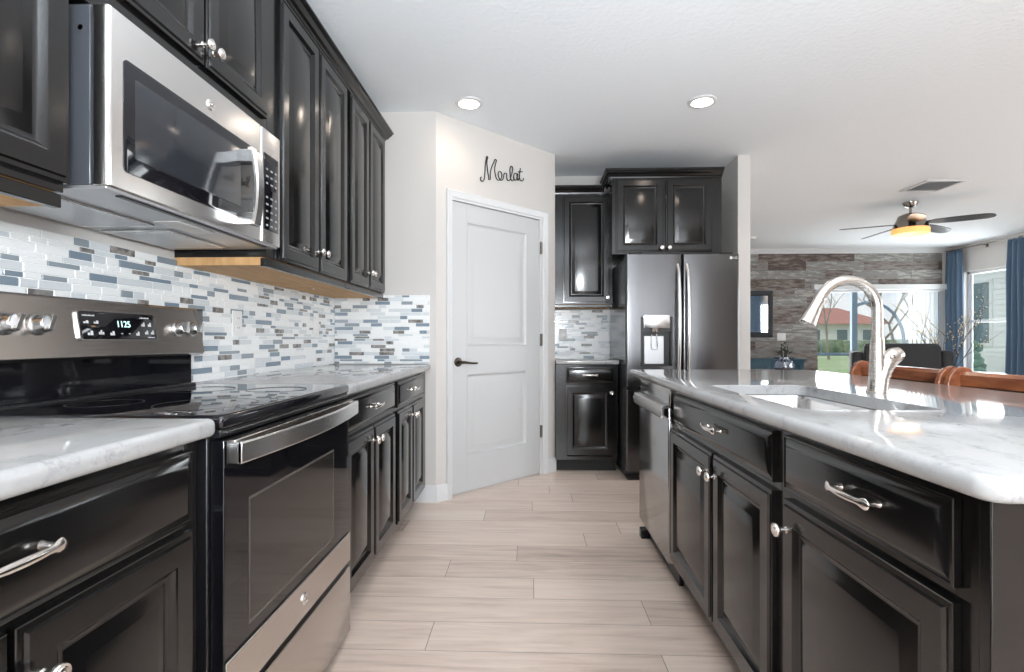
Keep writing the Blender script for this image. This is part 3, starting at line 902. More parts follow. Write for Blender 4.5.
text('emblem_letters', 'GE', 0.014, M['gunmetal'], md, (0.352, -0.0035, 1.738), (PI / 2, 0, 0))
hd = MB()
loops = []
for k in range(19):
    u = k / 18
    z_ = 1.428 + u * 0.232
    out = 0.056 + 0.014 * (1 - (2 * u - 1) ** 2)
    loops.append([(0.497 + dx, -out + dy, z_) for dx, dy in ((-0.021, 0.005), (-0.016, 0), (0.016, 0), (0.021, 0.005), (0.021, 0.014), (-0.021, 0.014))])
hd.loft(loops)
for za in (1.428, 1.622): hd.box(0.478, 0.516, -0.056, 0.0, za, za + 0.038)
hd.build('handle', M['steel_bright'], md, bevel=0.002)
MB().slab(0.631, MW, 0.0, 0.040, 1.405, 1.796, 0.008, 0.004, 5, 3).build('control_side', M['mw_steel'], mw)
kp = MB().plate(0.642, 0.742, 1.452, 1.712, 0.0, 0.002, 0.004, 0.001).build('keypad', M['black_glass'], mw)
ky = MB()
for i in range(3):
    for j in range(9):
        if j in (5,): continue
        ky.box(0.654 + i * 0.030, 0.654 + i * 0.030 + 0.013 + 0.003 * ((i + j) % 2), -0.0026, -0.002, 1.464 + j * 0.024, 1.470 + j * 0.024)
ky.build('key_lettering', M['legend_dim'], kp, smooth=0)
MB().box(0.655, 0.728, -0.0024, -0.002, 1.686, 1.704).build('readout', M['black'], kp, smooth=0)
un = MB().box(0.006, MW - 0.006, 0.010, 0.396, 1.400, 1.408).build('underside', M['grey_panel'], mw, bevel=0.001)
for xa, xb in ((0.05, 0.35), (0.41, 0.71)):
    MB().box(xa, xb, 0.16, 0.37, 1.394, 1.400).build('grease_filter', M['steel_bright'], un, bevel=0.002)
    MB().box(xa + 0.02, xb - 0.02, 0.17, 0.36, 1.3925, 1.394).build('filter_mesh', M['grey_panel'], un, smooth=0)
MB().box(0.30, 0.46, 0.055, 0.125, 1.396, 1.400).build('lamp_lens', M['plastic_white'], un, bevel=0.002)
MB().box(0.06, 0.70, 0.020, 0.034, 1.397, 1.400).build('intake_slot', M['black'], un, smooth=0)

# ------------------------------------------------------------------ corner niche units
wall_cabinet('dark single-door wall cabinet in the corner left of the refrigerator', (0.216, 4.400, 0), BACK, 0.496, KB - 4.401, 1.372, 2.325,
             [('door', 0.075, 0.474, 1.385, 2.300, 0.448, 1.43)], rail=0.022)
crown('crown_molding', 'short dark crown moulding on the corner wall cabinet', (0, 4.400, 0), BACK, 0.216, 0.640, 2.318, h=0.06)
base_cabinet('small dark base cabinet left of the refrigerator', (0.216, 4.150, 0), BACK, 0.500, KB - 4.151,
             [('drawer', 0.082, 0.466, 0.724, 0.850, 0.274, 0.788), ('door', 0.082, 0.466, 0.142, 0.700, 0.440, 0.65)])
tag(MB().slab(0.216, 0.722, 4.118, KB - 0.012, 0.874, 0.908, 0.006, 0.008, 5, 3).build('countertop', M['quartz']), 'small white countertop left of the refrigerator', 'countertop', 'white quartz countertops')
wall_cabinet('dark two-door cabinet above the refrigerator', (0.664, 4.125, 0), BACK, 0.868, KB - 4.126, 1.752, 2.375,
             [('door', 0.032, 0.408, 1.772, 2.352, 0.386, 1.800), ('door', 0.424, 0.790, 1.772, 2.352, 0.446, 1.800)], ply=False)
crown('crown_molding', 'wide dark crown moulding over the refrigerator cabinet', (0, 4.125, 0), BACK, 0.664, 1.532, 2.362, ret0=True, ret1=False, d=0.28, h=0.065)

# ------------------------------------------------------------------ refrigerator
FX0, FX1 = 0.732, 1.580
FWD = FX1 - FX0
fr = thing('refrigerator', 'dark stainless french-door refrigerator with water dispenser', 'refrigerator', (FX0, 3.900, 0), BACK)
MB().box(0.006, FWD - 0.006, 0.075, 0.80, 0.03, 1.70).build('body', M['fridge_side'], fr, bevel=0.004)
MB().box(0.02, FWD - 0.02, 0.04, 0.78, 0.0, 0.03).build('base_grille', M['black'], fr, smooth=0)
SPL = 0.424
DISP = (0.112, 0.350, 0.872, 1.246)


def fridge_door(name, x0, x1, z0, z1, hole=None):
    """door slab with softly rounded side edges, optionally with a rectangular recess"""
    m_ = MB()
    if not hole:
        lp = []
        for z_ in (z0, z1):
            lp.append([(x, y_, z_) for x, y_ in rrect(x0, x1, 0.0, 0.070, 0.016, 6)])
        m_.loft(lp)
    else:
        hx0, hx1, hz0, hz1 = hole
        for xa, xb, ra in ((x0, hx0, 0.016), (hx1, x1, 0.016)):
            pts = rrect(x0, x1, 0.0, 0.070, 0.016, 6)
            pts = [(min(max(px_, xa), xb), py_) for px_, py_ in pts]
            cl = []
            for q_ in pts:
                if not cl or (abs(q_[0] - cl[-1][0]) + abs(q_[1] - cl[-1][1])) > 1e-6: cl.append(q_)
            m_.loft([[(a, b_, z_) for a, b_ in cl] for z_ in (z0, z1)])
        m_.box(hx0, hx1, 0.0, 0.070, z0, hz0).box(hx0, hx1, 0.0, 0.070, hz1, z1).box(hx0, hx1, 0.062, 0.070, hz0, hz1)
        bmesh.ops.remove_doubles(m_.bm, verts=m_.bm.verts, dist=1e-5)
    return m_.build(name, M['fridge'], fr, smooth=30)


dl = fridge_door('door', 0.0, SPL - 0.003, 0.712, 1.716, DISP)
drr = fridge_door('door', SPL + 0.003, FWD, 0.712, 1.716)
fz = fridge_door('freezer_drawer', 0.0, FWD, 0.075, 0.694)
MB().box(0.01, FWD - 0.01, 0.02, 0.075, 0.694, 0.712).build('door_gap', M['black'], fr, smooth=0)
MB().box(0.03, 0.13, 0.03, 0.16, 1.70, 1.735).build('hinge_cover', M['black'], fr, bevel=0.008)
MB().box(FWD - 0.13, FWD - 0.03, 0.03, 0.16, 1.70, 1.735).build('hinge_cover', M['black'], fr, bevel=0.008)


def bar_handle(parent, p0, p1, out, r_=0.013):
    p0, p1 = Vector(p0), Vector(p1)
    m_ = MB()
    pts_, rs_ = [], []
    for k in range(17):
        u = k / 16
        e = out * min(1.0, (math.sin(PI * u) ** 0.45 if 0 < u < 1 else 0)) if True else out
        pts_.append(p0.lerp(p1, u) + Vector((0, -e, 0)))
        rs_.append(r_ * (0.85 + 0.15 * math.sin(PI * u)))
    m_.tube(pts_, rs_, 10)
    return m_.build('handle', M['steel_bright'], parent)


bar_handle(dl, (SPL - 0.034, 0.004, 0.78), (SPL - 0.034, 0.004, 1.640), 0.062)
bar_handle(drr, (SPL + 0.034, 0.004, 0.78), (SPL + 0.034, 0.004, 1.640), 0.062)
bar_handle(fz, (0.060, 0.004, 0.640), (FWD - 0.060, 0.004, 0.640), 0.062)
ds = MB()
hx0, hx1, hz0, hz1 = DISP
ds.box(hx0, hx0 + 0.012, -0.003, 0.062, hz0, hz1).box(hx1 - 0.012, hx1, -0.003, 0.062, hz0, hz1).box(hx0, hx1, 0.05, 0.062, hz0, hz1).box(hx0, hx1, -0.003, 0.062, hz0, hz0 + 0.012).box(hx0, hx1, 0.008, 0.062, 1.130, hz1)
dso = ds.build('dispenser', M['black'], fr, bevel=0.001)
MB().plate(hx0 + 0.022, hx1 - 0.022, 1.158, hz1 + 0.012, 0.008, 0.016, 0.004, 0.002).build('touch_panel', M['steel_bright'], dso)
MB().box(hx0 + 0.035, hx1 - 0.055, 0.040, 0.050, hz0 + 0.015, 1.100).build('back_plate', M['grey_panel'], dso, bevel=0.002)
MB().lathe([(0.030, 0), (0.034, 0.02), (0.042, 0.028)], (0.222, 0.022, 1.130), 'z', 16).build('nozzle', M['steel_bright'], dso)
MB().tube([(0.204, 0.040, 1.12), (0.200, 0.020, 1.03), (0.200, 0.016, 1.0), (0.244, 0.016, 1.0), (0.244, 0.020, 1.03), (0.240, 0.040, 1.12)], 0.004, 6).build('paddle', M['chrome'], dso)
lo_ = MB().lathe([(0.0, 0), (0.011, 0), (0.011, 0.0016), (0.0, 0.0016)], (FWD - 0.062, 0.0, 1.688), '-y', 20).build('logo_badge', M['plastic_white'], drr)
text('logo_letters', 'LG', 0.024, M['plastic_white'], drr, (FWD - 0.030, -0.0004, 1.688), (PI / 2, 0, 0))
text('logo_mark', 'G', 0.014, M['gunmetal'], drr, (FWD - 0.062, -0.0022, 1.688), (PI / 2, 0, 0), ext=0.0004)

# ------------------------------------------------------------------ island
IX = 0.624
ID = 0.62
base_cabinet('dark island sink cabinet with two doors beside the dishwasher', (IX, 2.235, 0), RIGHT, 0.950, ID,
             [('drawer', 0.052, 0.930, 0.716, 0.846, 0.545, 0.785), ('door', 0.014, 0.500, 0.128, 0.694, 0.474, 0.628), ('door', 0.520, 0.926, 0.128, 0.694, 0.550, 0.628)], low_right=True)
base_cabinet('dark island cabinet nearest, one drawer over one wide door', (IX, 1.283, 0), RIGHT, 0.570, ID,
             [('drawer', 0.032, 0.524, 0.716, 0.846, 0.324, 0.790), ('door', 0.032, 0.524, 0.128, 0.694, 0.062, 0.628)], low_left=True)
tag(MB().box(0.606, 1.46, 0.692, 0.711, 0.0, 0.872).build('end_panel', M['cab'], bevel=0.002), 'dark flat end panel on the near end of the island', 'panel')
tag(MB().box(1.250, 1.270, 0.712, 2.86, 0.0, 0.872).build('back_panel', M['cab'], bevel=0.001), 'dark panel on the seating side of the island', 'panel')
tag(MB().box(0.640, 1.250, 2.838, 2.860, 0.0, 0.872).build('end_panel', M['cab'], bevel=0.001), 'dark end panel beyond the dishwasher', 'panel')

# island top with the sink cut-out
HX0, HX1, HY0, HY1 = 0.655, 0.990, 1.235, 1.895
TX0, TX1, TY0, TY1 = 0.553, 1.542, 0.632, 2.872
TZ0, TZ1 = 0.874, 0.908
m_ = MB()
loops = []
e = 0.014
inner = rrect(HX0, HX1, HY0, HY1, 0.045, 8)
loops.append([(x, y_, TZ0) for x, y_ in inner])
loops.append([(x, y_, TZ1 - 0.002) for x, y_ in inner])
loops.append([(x, y_, TZ1) for x, y_ in rrect(HX0 - 0.002, HX1 + 0.002, HY0 - 0.002, HY1 + 0.002, 0.047, 8)])
for k in range(5):
    a = 0.5 * PI * k / 4
    ins, dz = e * (1 - math.sin(a)), e * (1 - math.cos(a))
    loops.append([(x, y_, TZ1 - dz) for x, y_ in rrect(TX0 + ins, TX1 - ins, TY0 + ins, TY1 - ins, 0.032 - ins, 8)])
for k in range(5):
    a = 0.5 * PI * (1 - k / 4)
    ins, dz = e * (1 - math.sin(a)), e * (1 - math.cos(a))
    loops.append([(x, y_, TZ0 + dz) for x, y_ in rrect(TX0 + ins, TX1 - ins, TY0 + ins, TY1 - ins, 0.032 - ins, 8)])
loops.append([(x, y_, TZ0) for x, y_ in inner])
m_.loft(loops, False, False)
tag(m_.build('countertop', M['quartz']), 'long white quartz island countertop with sink opening', 'countertop', 'white quartz countertops')

sk = thing('kitchen_sink', 'stainless undermount sink set in the island countertop', 'sink', (0.8225, 1.565, 0.872))
hw, hl = (HX1 - HX0) / 2, (HY1 - HY0) / 2
m_ = MB()
lp = []
for ins, z_, rr in ((-0.008, 0.0, 0.055), (0.002, 0.0, 0.05), (0.006, -0.015, 0.05), (0.010, -0.16, 0.05), (0.025, -0.188, 0.05), (0.06, -0.198, 0.04), (0.12, -0.202, 0.03)):
    lp.append([(x, y_, z_) for x, y_ in rrect(-hw + ins, hw - ins, -hl + ins, hl - ins, rr, 8)])
lp2 = []
for ins, z_, rr in ((0.12, -0.206, 0.03), (0.06, -0.203, 0.04), (0.022, -0.192, 0.05), (0.004, -0.16, 0.05), (0.002, -0.003, 0.05), (-0.008, -0.003, 0.055), (-0.008, 0.0, 0.055)):
    lp2.append([(x, y_, z_) for x, y_ in rrect(-hw + ins, hw - ins, -hl + ins, hl - ins, rr, 8)])
m_.loft(lp, False, True).loft(lp2, True, False)
m_.build('bowl', M['steel_bright'], sk, smooth=50)
MB().lathe([(0.045, -0.2015), (0.045, -0.199), (0.036, -0.1985), (0.030, -0.201), (0.0, -0.201)], (0, 0, 0), 'z', 24).build('drain', M['chrome'], sk)

fc = thing('kitchen_faucet', 'brushed nickel gooseneck faucet behind the island sink', 'faucet', (1.108, 1.668, TZ1))
m_ = MB()
m_.lathe([(0.031, 0), (0.031, 0.004), (0.027, 0.012), (0.0235, 0.05), (0.0215, 0.10), (0.0195, 0.16), (0.0185, 0.172), (0.0, 0.173)], (0, 0, 0), 'z', 24)
m_.build('body', M['brushed'], fc)
pts_ = [(0, 0, 0.172), (0, 0, 0.22), (0, 0, 0.262)]
R_ = 0.093
for k in range(1, 17):
    a = math.radians(k * 158 / 16)
    pts_.append((-R_ + R_ * math.cos(a), 0, 0.262 + R_ * math.sin(a)))
MB().tube(pts_, 0.0160, 14).build('spout', M['brushed'], fc)
end = Vector(pts_[-1])
dr_ = (Vector(pts_[-1]) - Vector(pts_[-2])).normalized()
ph = [end + dr_ * t_ for t_ in (-0.004, 0.0, 0.004, 0.03, 0.065, 0.088, 0.092)]
MB().tube(ph, [0.0168, 0.0175, 0.0175, 0.0185, 0.0225, 0.0262, 0.0235], 16).build('spray_head', M['brushed'], fc)
m_ = MB()
ct_ = [((0.002, 0, 0.004), 0.028, 0.030), ((0.008, 0, 0.04), 0.027, 0.027), ((0.018, 0, 0.072), 0.027, 0.026), ((0.034, 0, 0.100), 0.029, 0.024), ((0.054, 0, 0.116), 0.027, 0.021), ((0.072, 0, 0.122), 0.021, 0.016), ((0.081, 0, 0.122), 0.010, 0.008)]
dirs = [Vector((0.15, 0, 1)), Vector((0.3, 0, 1)), Vector((0.45, 0, 1)), Vector((0.7, 0, 0.9)), Vector((0.9, 0, 0.6)), Vector((1, 0, 0.3)), Vector((1, 0, 0.3))]
lp = []
for (c_, ra, rb), d_ in zip(ct_, dirs):
    d_ = d_.normalized()
    u_ = Vector((0, 1, 0))
    v_ = d_.cross(u_)
    lp.append([Vector(c_) + u_ * math.cos(2 * PI * k / 16) * rb + v_ * math.sin(2 * PI * k / 16) * ra for k in range(16)])
m_.loft(lp)
m_.build('handle', M['brushed'], fc, smooth=60)
MB().lathe([(0.0, 0.0), (0.0075, 0.0), (0.0075, 0.007), (0.004, 0.009), (0.0, 0.009)], (0.032, -0.021, 0.112), '-y', 12).build('pivot_cap', M['gunmetal'], fc)

# dishwasher
dw = thing('dishwasher', 'dark stainless dishwasher at the far end of the island', 'dishwasher', (0.604, 2.828, 0), RIGHT)
DWW = 0.585
MB().box(0.004, DWW - 0.004, 0.045, 0.60, 0.09, 0.868).build('tub', M['black'], dw, bevel=0.003)
MB().slab(0.0, DWW, 0.0, 0.042, 0.100, 0.778, 0.006, 0.004, 4, 2).build('door', M['dw_steel'], dw)
MB().slab(0.0, DWW, 0.004, 0.042, 0.782, 0.862, 0.006, 0.004, 4, 2).build('control_strip', M['dw_steel'], dw)
m_ = MB()
m_.loft([[(x_, y_, z_) for y_, z_ in ((0.004, 0.786), (-0.022, 0.786), (-0.030, 0.778), (-0.031, 0.736), (-0.026, 0.728), (-0.018, 0.734), (-0.016, 0.772), (0.004, 0.772))] for x_ in (0.004, DWW - 0.004)])
m_.build('handle', M['steel_bright'], dw, bevel=0.002)
MB().box(0.01, DWW - 0.01, 0.05, 0.07, 0.0, 0.09).build('toe_kick', M['black'], dw, smooth=0)
MB().box(0.0, 0.05, 0.0, 0.06, 0.0, 0.05).build('foot', M['black'], dw, bevel=0.004)


# ------------------------------------------------------------------ counter stools on the far side of the island
def stool(label, cy):
    r_ = thing('counter_stool', label, 'stool', (1.56, cy, 0), 0, 'cherry wood counter stools')
    wd = 0.285
    MB().slab(-0.20, 0.20, -0.22, 0.22, 0.585, 0.645, 0.06, 0.02, 6, 3).build('seat', M['dark_fabric'], r_)
    MB().slab(-0.20, 0.20, -0.22, 0.22, 0.545, 0.586, 0.05, 0.004, 6, 2).build('seat_frame', M['red_wood'], r_)
    for sx, sy in ((-1, -1), (-1, 1), (1, -1), (1, 1)):
        MB().tube([(sx * 0.17, sy * 0.18, 0.56), (sx * 0.19, sy * 0.20, 0.25), (sx * 0.205, sy * 0.215, 0.0)], [0.024, 0.020, 0.016], 8).build('leg', M['red_wood'], r_)
    for sy in (-1, 1): MB().tube([(-0.19, sy * 0.205, 0.22), (0.19, sy * 0.205, 0.22)], 0.012, 8).build('stretcher', M['red_wood'], r_)
    MB().tube([(-0.19, -0.205, 0.25), (-0.19, 0.205, 0.25)], 0.013, 8).build('footrest', M['red_wood'], r_)

    def bow(y_): return 0.245 - 0.030 * (y_ / wd) ** 2
    ys_ = [-wd + 2 * wd * k / 16 for k in range(17)]
    pad = MB()
    pad.loft([[(bow(y_) - 0.022, y_, 0.60), (bow(y_) + 0.018, y_, 0.60), (bow(y_) + 0.018, y_, 0.884), (bow(y_) - 0.022, y_, 0.884)] for y_ in ys_])
    pad.build('back_pad', M['dark_fabric'], r_, bevel=0.006)
    rail_ = MB()
    rail_.loft([[(bow(y_) - 0.030, y_, 0.886), (bow(y_) - 0.008, y_, 0.878), (bow(y_) + 0.026, y_, 0.886), (bow(y_) + 0.028, y_, 0.930), (bow(y_) + 0.014, y_, 0.944), (bow(y_) - 0.020, y_, 0.944), (bow(y_) - 0.032, y_, 0.930)] for y_ in ys_])
    rail_.build('top_rail', M['red_wood'], r_, bevel=0.003)
    for sy in (-1, 1):
        w_ = MB()
        pts2 = [(0.135, 0.62), (0.262, 0.62), (0.262, 0.90), (0.250, 0.935), (0.228, 0.957), (0.200, 0.964), (0.172, 0.955), (0.150, 0.930), (0.138, 0.895)]
        y0_, y1_ = (sy * wd - 0.012, sy * wd + 0.012)
        w_.loft([[(a, y0_, b_) for a, b_ in pts2], [(a, y1_, b_) for a, b_ in pts2]])
        w_.build('back_post', M['red_wood'], r_, bevel=0.004)
    return r_


stool('cherry wood counter stool behind the faucet, dark padded back', 2.480)
stool('cherry wood counter stool nearer the picture edge, right of the faucet', 1.862)

# ------------------------------------------------------------------ ceiling fixtures
def downlight(label, x, y_, watts=9, col=(1.0, 0.80, 0.64)):
    r_ = thing('recessed_light', label, 'ceiling light', (x, y_, CEIL), 0, 'recessed ceiling lights')
    MB().lathe([(0.062, -0.001), (0.066, -0.010), (0.088, -0.006), (0.090, 0.0), (0.062, 0.0)], (0, 0, 0), 'z', 32).build('trim_ring', M['white'], r_)
    MB().lathe([(0.0, -0.006), (0.045, -0.0055), (0.063, -0.004), (0.063, -0.001), (0.0, -0.001)], (0, 0, 0), 'z', 28).build('lens', M['can_glow'], r_)
    d_ = bpy.data.lights.new('lamp', 'SPOT')
    d_.energy = watts
    d_.color = col
    d_.spot_size = math.radians(150)
    d_.spot_blend = 0.8
    d_.shadow_soft_size = 0.06
    lo = bpy.data.objects.new('lamp', d_)
    C.objects.link(lo)
    lo.parent = r_
    lo.location = (0, 0, -0.03)
    return r_


downlight('round recessed ceiling light nearest the pantry wall', -0.382, 3.25, 1.8)
downlight('round recessed ceiling light nearer the refrigerator', 1.094, 3.278, 3.5)
for cx_, cy_, wh in ((-0.382, 1.35, 'over the range'), (1.094, 1.35, 'over the island'), (-0.382, -0.9, 'behind the viewpoint, left'), (1.094, -0.9, 'behind the viewpoint, right'),
                    (3.0, 1.2, 'over the dining side'), (5.2, 1.2, 'by the dining window'), (3.0, -1.3, 'of the breakfast nook'), (5.2, -1.3, 'by the rear opening')):  # unseen cans added to brighten floor and ceiling
    downlight('added round recessed fill light outside the view ' + wh, cx_, cy_, (7 if cx_ < 2 else 9), (1.0, 0.965, 0.93))
tag(MB().lathe([(0.0, -0.034), (0.045, -0.034), (0.056, -0.026), (0.060, 0.0), (0.0, 0.0)], (3.279, 7.645, CEIL), 'z', 24).build('smoke_detector', M['plastic_white']), 'small white smoke detector on the living room ceiling', 'detector')

vn = thing('ceiling_vent', 'white ceiling air vent near the ceiling fan', 'vent', (3.945, 5.14, CEIL))
m_ = MB()
m_.box(-0.19, 0.19, -0.19, -0.155, -0.012, 0).box(-0.19, 0.19, 0.155, 0.19, -0.012, 0).box(-0.19, -0.155, -0.155, 0.155, -0.012, 0).box(0.155, 0.19, -0.155, 0.155, -0.012, 0)
m_.build('frame', M['white'], vn, bevel=0.003)
MB().box(-0.155, 0.155, -0.155, 0.155, -0.002, 0).build('backing', M['legend_dim'], vn, smooth=0)
m_ = MB()
for k in range(9):
    y_ = -0.14 + k * 0.035
    m_.loft([[(sx, y_ + 0.019, -0.002), (sx, y_ + 0.022, -0.002), (sx, y_ + 0.006, -0.011), (sx, y_ + 0.003, -0.011)] for sx in (-0.155, 0.155)])
m_.build('slats', M['white'], vn, smooth=0)

fan = thing('ceiling_fan', 'five-blade black ceiling fan with amber light in the living room', 'fan', (4.19, 5.77, CEIL))
MB().lathe([(0.0, 0.0), (0.072, 0.0), (0.070, -0.012), (0.055, -0.045), (0.022, -0.062), (0.0, -0.062)], (0, 0, 0), 'z', 28).build('canopy', M['gunmetal'], fan)
MB().tube([(0, 0, -0.06), (0, 0, -0.14)], 0.013, 12).build('downrod', M['gunmetal'], fan)
MB().lathe([(0.0, -0.125), (0.075, -0.130), (0.115, -0.150), (0.128, -0.190), (0.150, -0.235), (0.165, -0.275), (0.168, -0.290), (0.0, -0.290)], (0, 0, 0), 'z', 36).build('motor_housing', M['gunmetal'], fan)
MB().lathe([(0.0, -0.290), (0.166, -0.290), (0.172, -0.300), (0.172, -0.345), (0.165, -0.352), (0.0, -0.356)], (0, 0, 0), 'z', 36).build('light_drum', M['fan_glow'], fan)
bl = MB()
st_ = [(0.10, 0.026), (0.16, 0.034), (0.22, 0.058), (0.35, 0.066), (0.5, 0.068), (0.62, 0.062), (0.67, 0.045), (0.69, 0.018)]
pit = math.radians(-13)
lp = []
for x_, hw_ in st_:
    z_ = -0.235 - 0.03 * (x_ / 0.69)
    lp.append([(x_, dy * math.cos(pit) - dz * math.sin(pit), z_ + dy * math.sin(pit) + dz * math.cos(pit)) for dy, dz in ((-hw_, -0.003), (hw_, -0.003), (hw_, 0.003), (-hw_, 0.003))])
bl.loft(lp)
BL = bl.mesh('blade', M['fan_blade'])
for k in range(5): put('blade', BL, fan, (0, 0, 0), (0, 0, math.radians(-48 + 72 * k)))
fd = bpy.data.lights.new('lamp', 'POINT')
fd.energy = 1.2
fd.color = (1, 0.62, 0.3)
fd.shadow_soft_size = 0.12
put('lamp', fd, fan, (0, 0, -0.45))

# loose white wiring under the wall cabinets
m_ = MB()
for pts_ in ([(-1.10, 2.45, 1.369), (-1.13, 2.52, 1.352), (-1.12, 2.62, 1.360), (-1.17, 2.72, 1.350), (-1.20, 2.84, 1.368)], [(-1.16, 2.60, 1.368), (-1.15, 2.70, 1.345), (-1.19, 2.80, 1.352), (-1.22, 2.96, 1.368)]):
    m_.tube(pts_, 0.004, 6)
m_.box(-1.22, -1.17, 2.80, 2.86, 1.352, 1.370)
tag(m_.build('undercabinet_wire', M['plastic_white']), 'loose white wire hanging under the far left wall cabinets', 'wire')

# ------------------------------------------------------------------ living room
# sliding glass door
sd = thing('door_2', 'sliding glass door in the plank wall', 'door', (0, 0, 0), 0, kind='structure')
m_ = MB()
y0_, y1_ = YF + 0.03, YF + 0.085
m_.box(SX0, SX0 + 0.022, y0_, y1_, 0, SZ).box(SX1 - 0.05, SX1, y0_, y1_, 0, SZ).box(SX0, SX1, y0_, y1_, SZ - 0.05, SZ).box(SX0, SX1, y0_, y1_, 0, 0.05)
m_.build('door_frame', M['slider_frame'], sd, bevel=0.004)
MB().box(5.385, 5.475, y0_ - 0.012, y1_ - 0.005, 0.04, SZ - 0.04).build('door_stile', M['slider_frame'], sd, bevel=0.004)
MB().box(SX0 + 0.02, SX1 - 0.04, YF + 0.055, YF + 0.061, 0.04, SZ - 0.04).build('door_glass', M['pane'], sd, smooth=0)
MB().tube([(4.855, YF + 0.012, 0.80), (4.855, YF - 0.02, 0.83), (4.855, YF - 0.02, 0.99), (4.855, YF + 0.012, 1.02)], 0.012, 8).build('door_pull', M['slider_frame'], sd)

vb = thing('vertical_blind', 'white vertical blinds stacked right of the sliding glass door', 'blind', (0, 0, 0))
MB().box(SX0 - 0.05, 6.81, YF - 0.075, YF - 0.025, 1.855, 1.883).build('head_rail', M['white'], vb, smooth=0)
for k in range(8):
    x_ = 6.235 + k * 0.070
    a_ = math.radians(28)
    m_ = MB()
    dx, dy = 0.043 * math.cos(a_), 0.043 * math.sin(a_)
    yc = YF - 0.050
    m_.loft([[(x_ + 0.043 - dx, yc - dy, z_), (x_ + 0.043, yc - 0.006, z_), (x_ + 0.043 + dx, yc + dy, z_), (x_ + 0.043 + dx, yc + dy + 0.002, z_), (x_ + 0.043, yc - 0.004, z_), (x_ + 0.043 - dx, yc - dy + 0.002, z_)] for z_ in (0.03, 1.86)])
    m_.build('vane', M['white'], vb)

# side window
wn_ = thing('window_1', 'double-hung white window between the blue curtains', 'window', (0, 0, 0), kind='structure')
y0_, y1_, z0, z1 = W1
m_ = MB()
xa, xb = WR + 0.05, WR + 0.10
for (a, b_, c_, d_) in ((y0_, y0_ + 0.045, z0, z1), (y1_ - 0.045, y1_, z0, z1), (y0_, y1_, z1 - 0.045, z1), (y0_, y1_, z0, z0 + 0.05)):
    m_.box(xa, xb, a, b_, c_, d_)
m_.box(xa - 0.01, xb - 0.01, y0_ + 0.04, y1_ - 0.04, 1.335, 1.380)
m_.build('window_frame', M['white'], wn_, bevel=0.003)
m_ = MB()
m_.box(xa + 0.012, xb - 0.02, y0_ + 0.045, y0_ + 0.075, z0 + 0.05, z1 - 0.045).box(xa + 0.012, xb - 0.02, y1_ - 0.075, y1_ - 0.045, z0 + 0.05, z1 - 0.045)
m_.build('window_sash', M['white'], wn_, bevel=0.002)
MB().box(xa + 0.022, xa + 0.027, y0_ + 0.04, y1_ - 0.04, z0 + 0.045, z1 - 0.04).build('window_glass', M['pane'], wn_, smooth=0)
MB().box(WR - 0.03, WR + 0.05, y0_ - 0.04, y1_ + 0.04, z0 - 0.03, z0).build('window_sill', M['white'], wn_, bevel=0.005)
w2 = thing('window_2', 'wide white window on the right wall outside the view', 'window', (0, 0, 0), kind='structure')
y0_, y1_, z0, z1 = W2
m_ = MB()
for a, b_ in ((y0_, y0_ + 0.05), (y1_ - 0.05, y1_), (y0_ + 1.04, y0_ + 1.10), (y0_ + 2.10, y0_ + 2.16)): m_.box(xa, xb, a, b_, z0, z1)
m_.box(xa, xb, y0_, y1_, z0, z0 + 0.05).box(xa, xb, y0_, y1_, z1 - 0.05, z1).box(xa, xb, y0_, y1_, 1.31, 1.35)
for k in range(22):
    zz = 0.60 + k * 0.069
    m_.box(WR + 0.005, WR + 0.045, y0_ + 0.02, y1_ - 0.02, zz, zz + 0.003)
m_.build('window_frame', M['white'], w2)

# curtains on a rod
def curtain(label, y0_, y1_, z0, z1, x_):
    m_ = MB()
    n_ = 64
    lp = []
    for z_, sc in ((z0, 1.0), (z0 + 0.5, 1.0), (1.2, 0.97), (2.0, 0.96), (z1 - 0.08, 0.92), (z1, 0.9)):
        pts_ = []
        for k in range(n_ + 1):
            u = k / n_
            yy = (y0_ + y1_) / 2 + (u - 0.5) * (y1_ - y0_) * sc
            amp = 0.030 * (1 if z_ < z1 - 0.1 else 0.7)
            xx = x_ + amp * math.sin(u * (y1_ - y0_) / 0.085 * 2 * PI * 0.9 + 0.5 * math.sin(z_ * 1.3)) + 0.006 * math.sin(u * 23 + z_ * 3)
            pts_.append((xx, yy, z_))
        lp.append(pts_)
    m_.loft(lp, False, False, closed=False)
    o = m_.build('curtain', M['blue'], smooth=80)
    sol = o.modifiers.new('cloth', 'SOLIDIFY')
    sol.thickness = 0.004
    return tag(o, label, 'curtain', 'blue curtains on the side window')


curtain('blue curtain hanging in the far corner beside the vertical blinds', 8.34, 8.67, 0.05, 2.50, 6.86)
curtain('blue curtain at the right picture edge, nearer side of the window', 6.95, 7.58, 0.05, 2.50, 6.86)
curtain('blue curtain on the dining window, seen in the wall mirror', 1.05, 1.95, 0.05, 2.45, 6.86)
rd = thing('curtain_rod', 'dark curtain rod above the side window', 'curtain rod', (6.86, 7.8, 2.515))
MB().tube([(0, -0.95, 0), (0, 0.86, 0)], 0.011, 10).build('rod', M['gunmetal'], rd)
for yy in (-0.93, 0.2, 0.84):
    MB().box(-0.008, 0.09, yy - 0.006, yy + 0.006, -0.012, 0.012).box(0.078, 0.09, yy - 0.02, yy + 0.02, -0.045, 0.03).build('bracket', M['gunmetal'], rd, smooth=0)

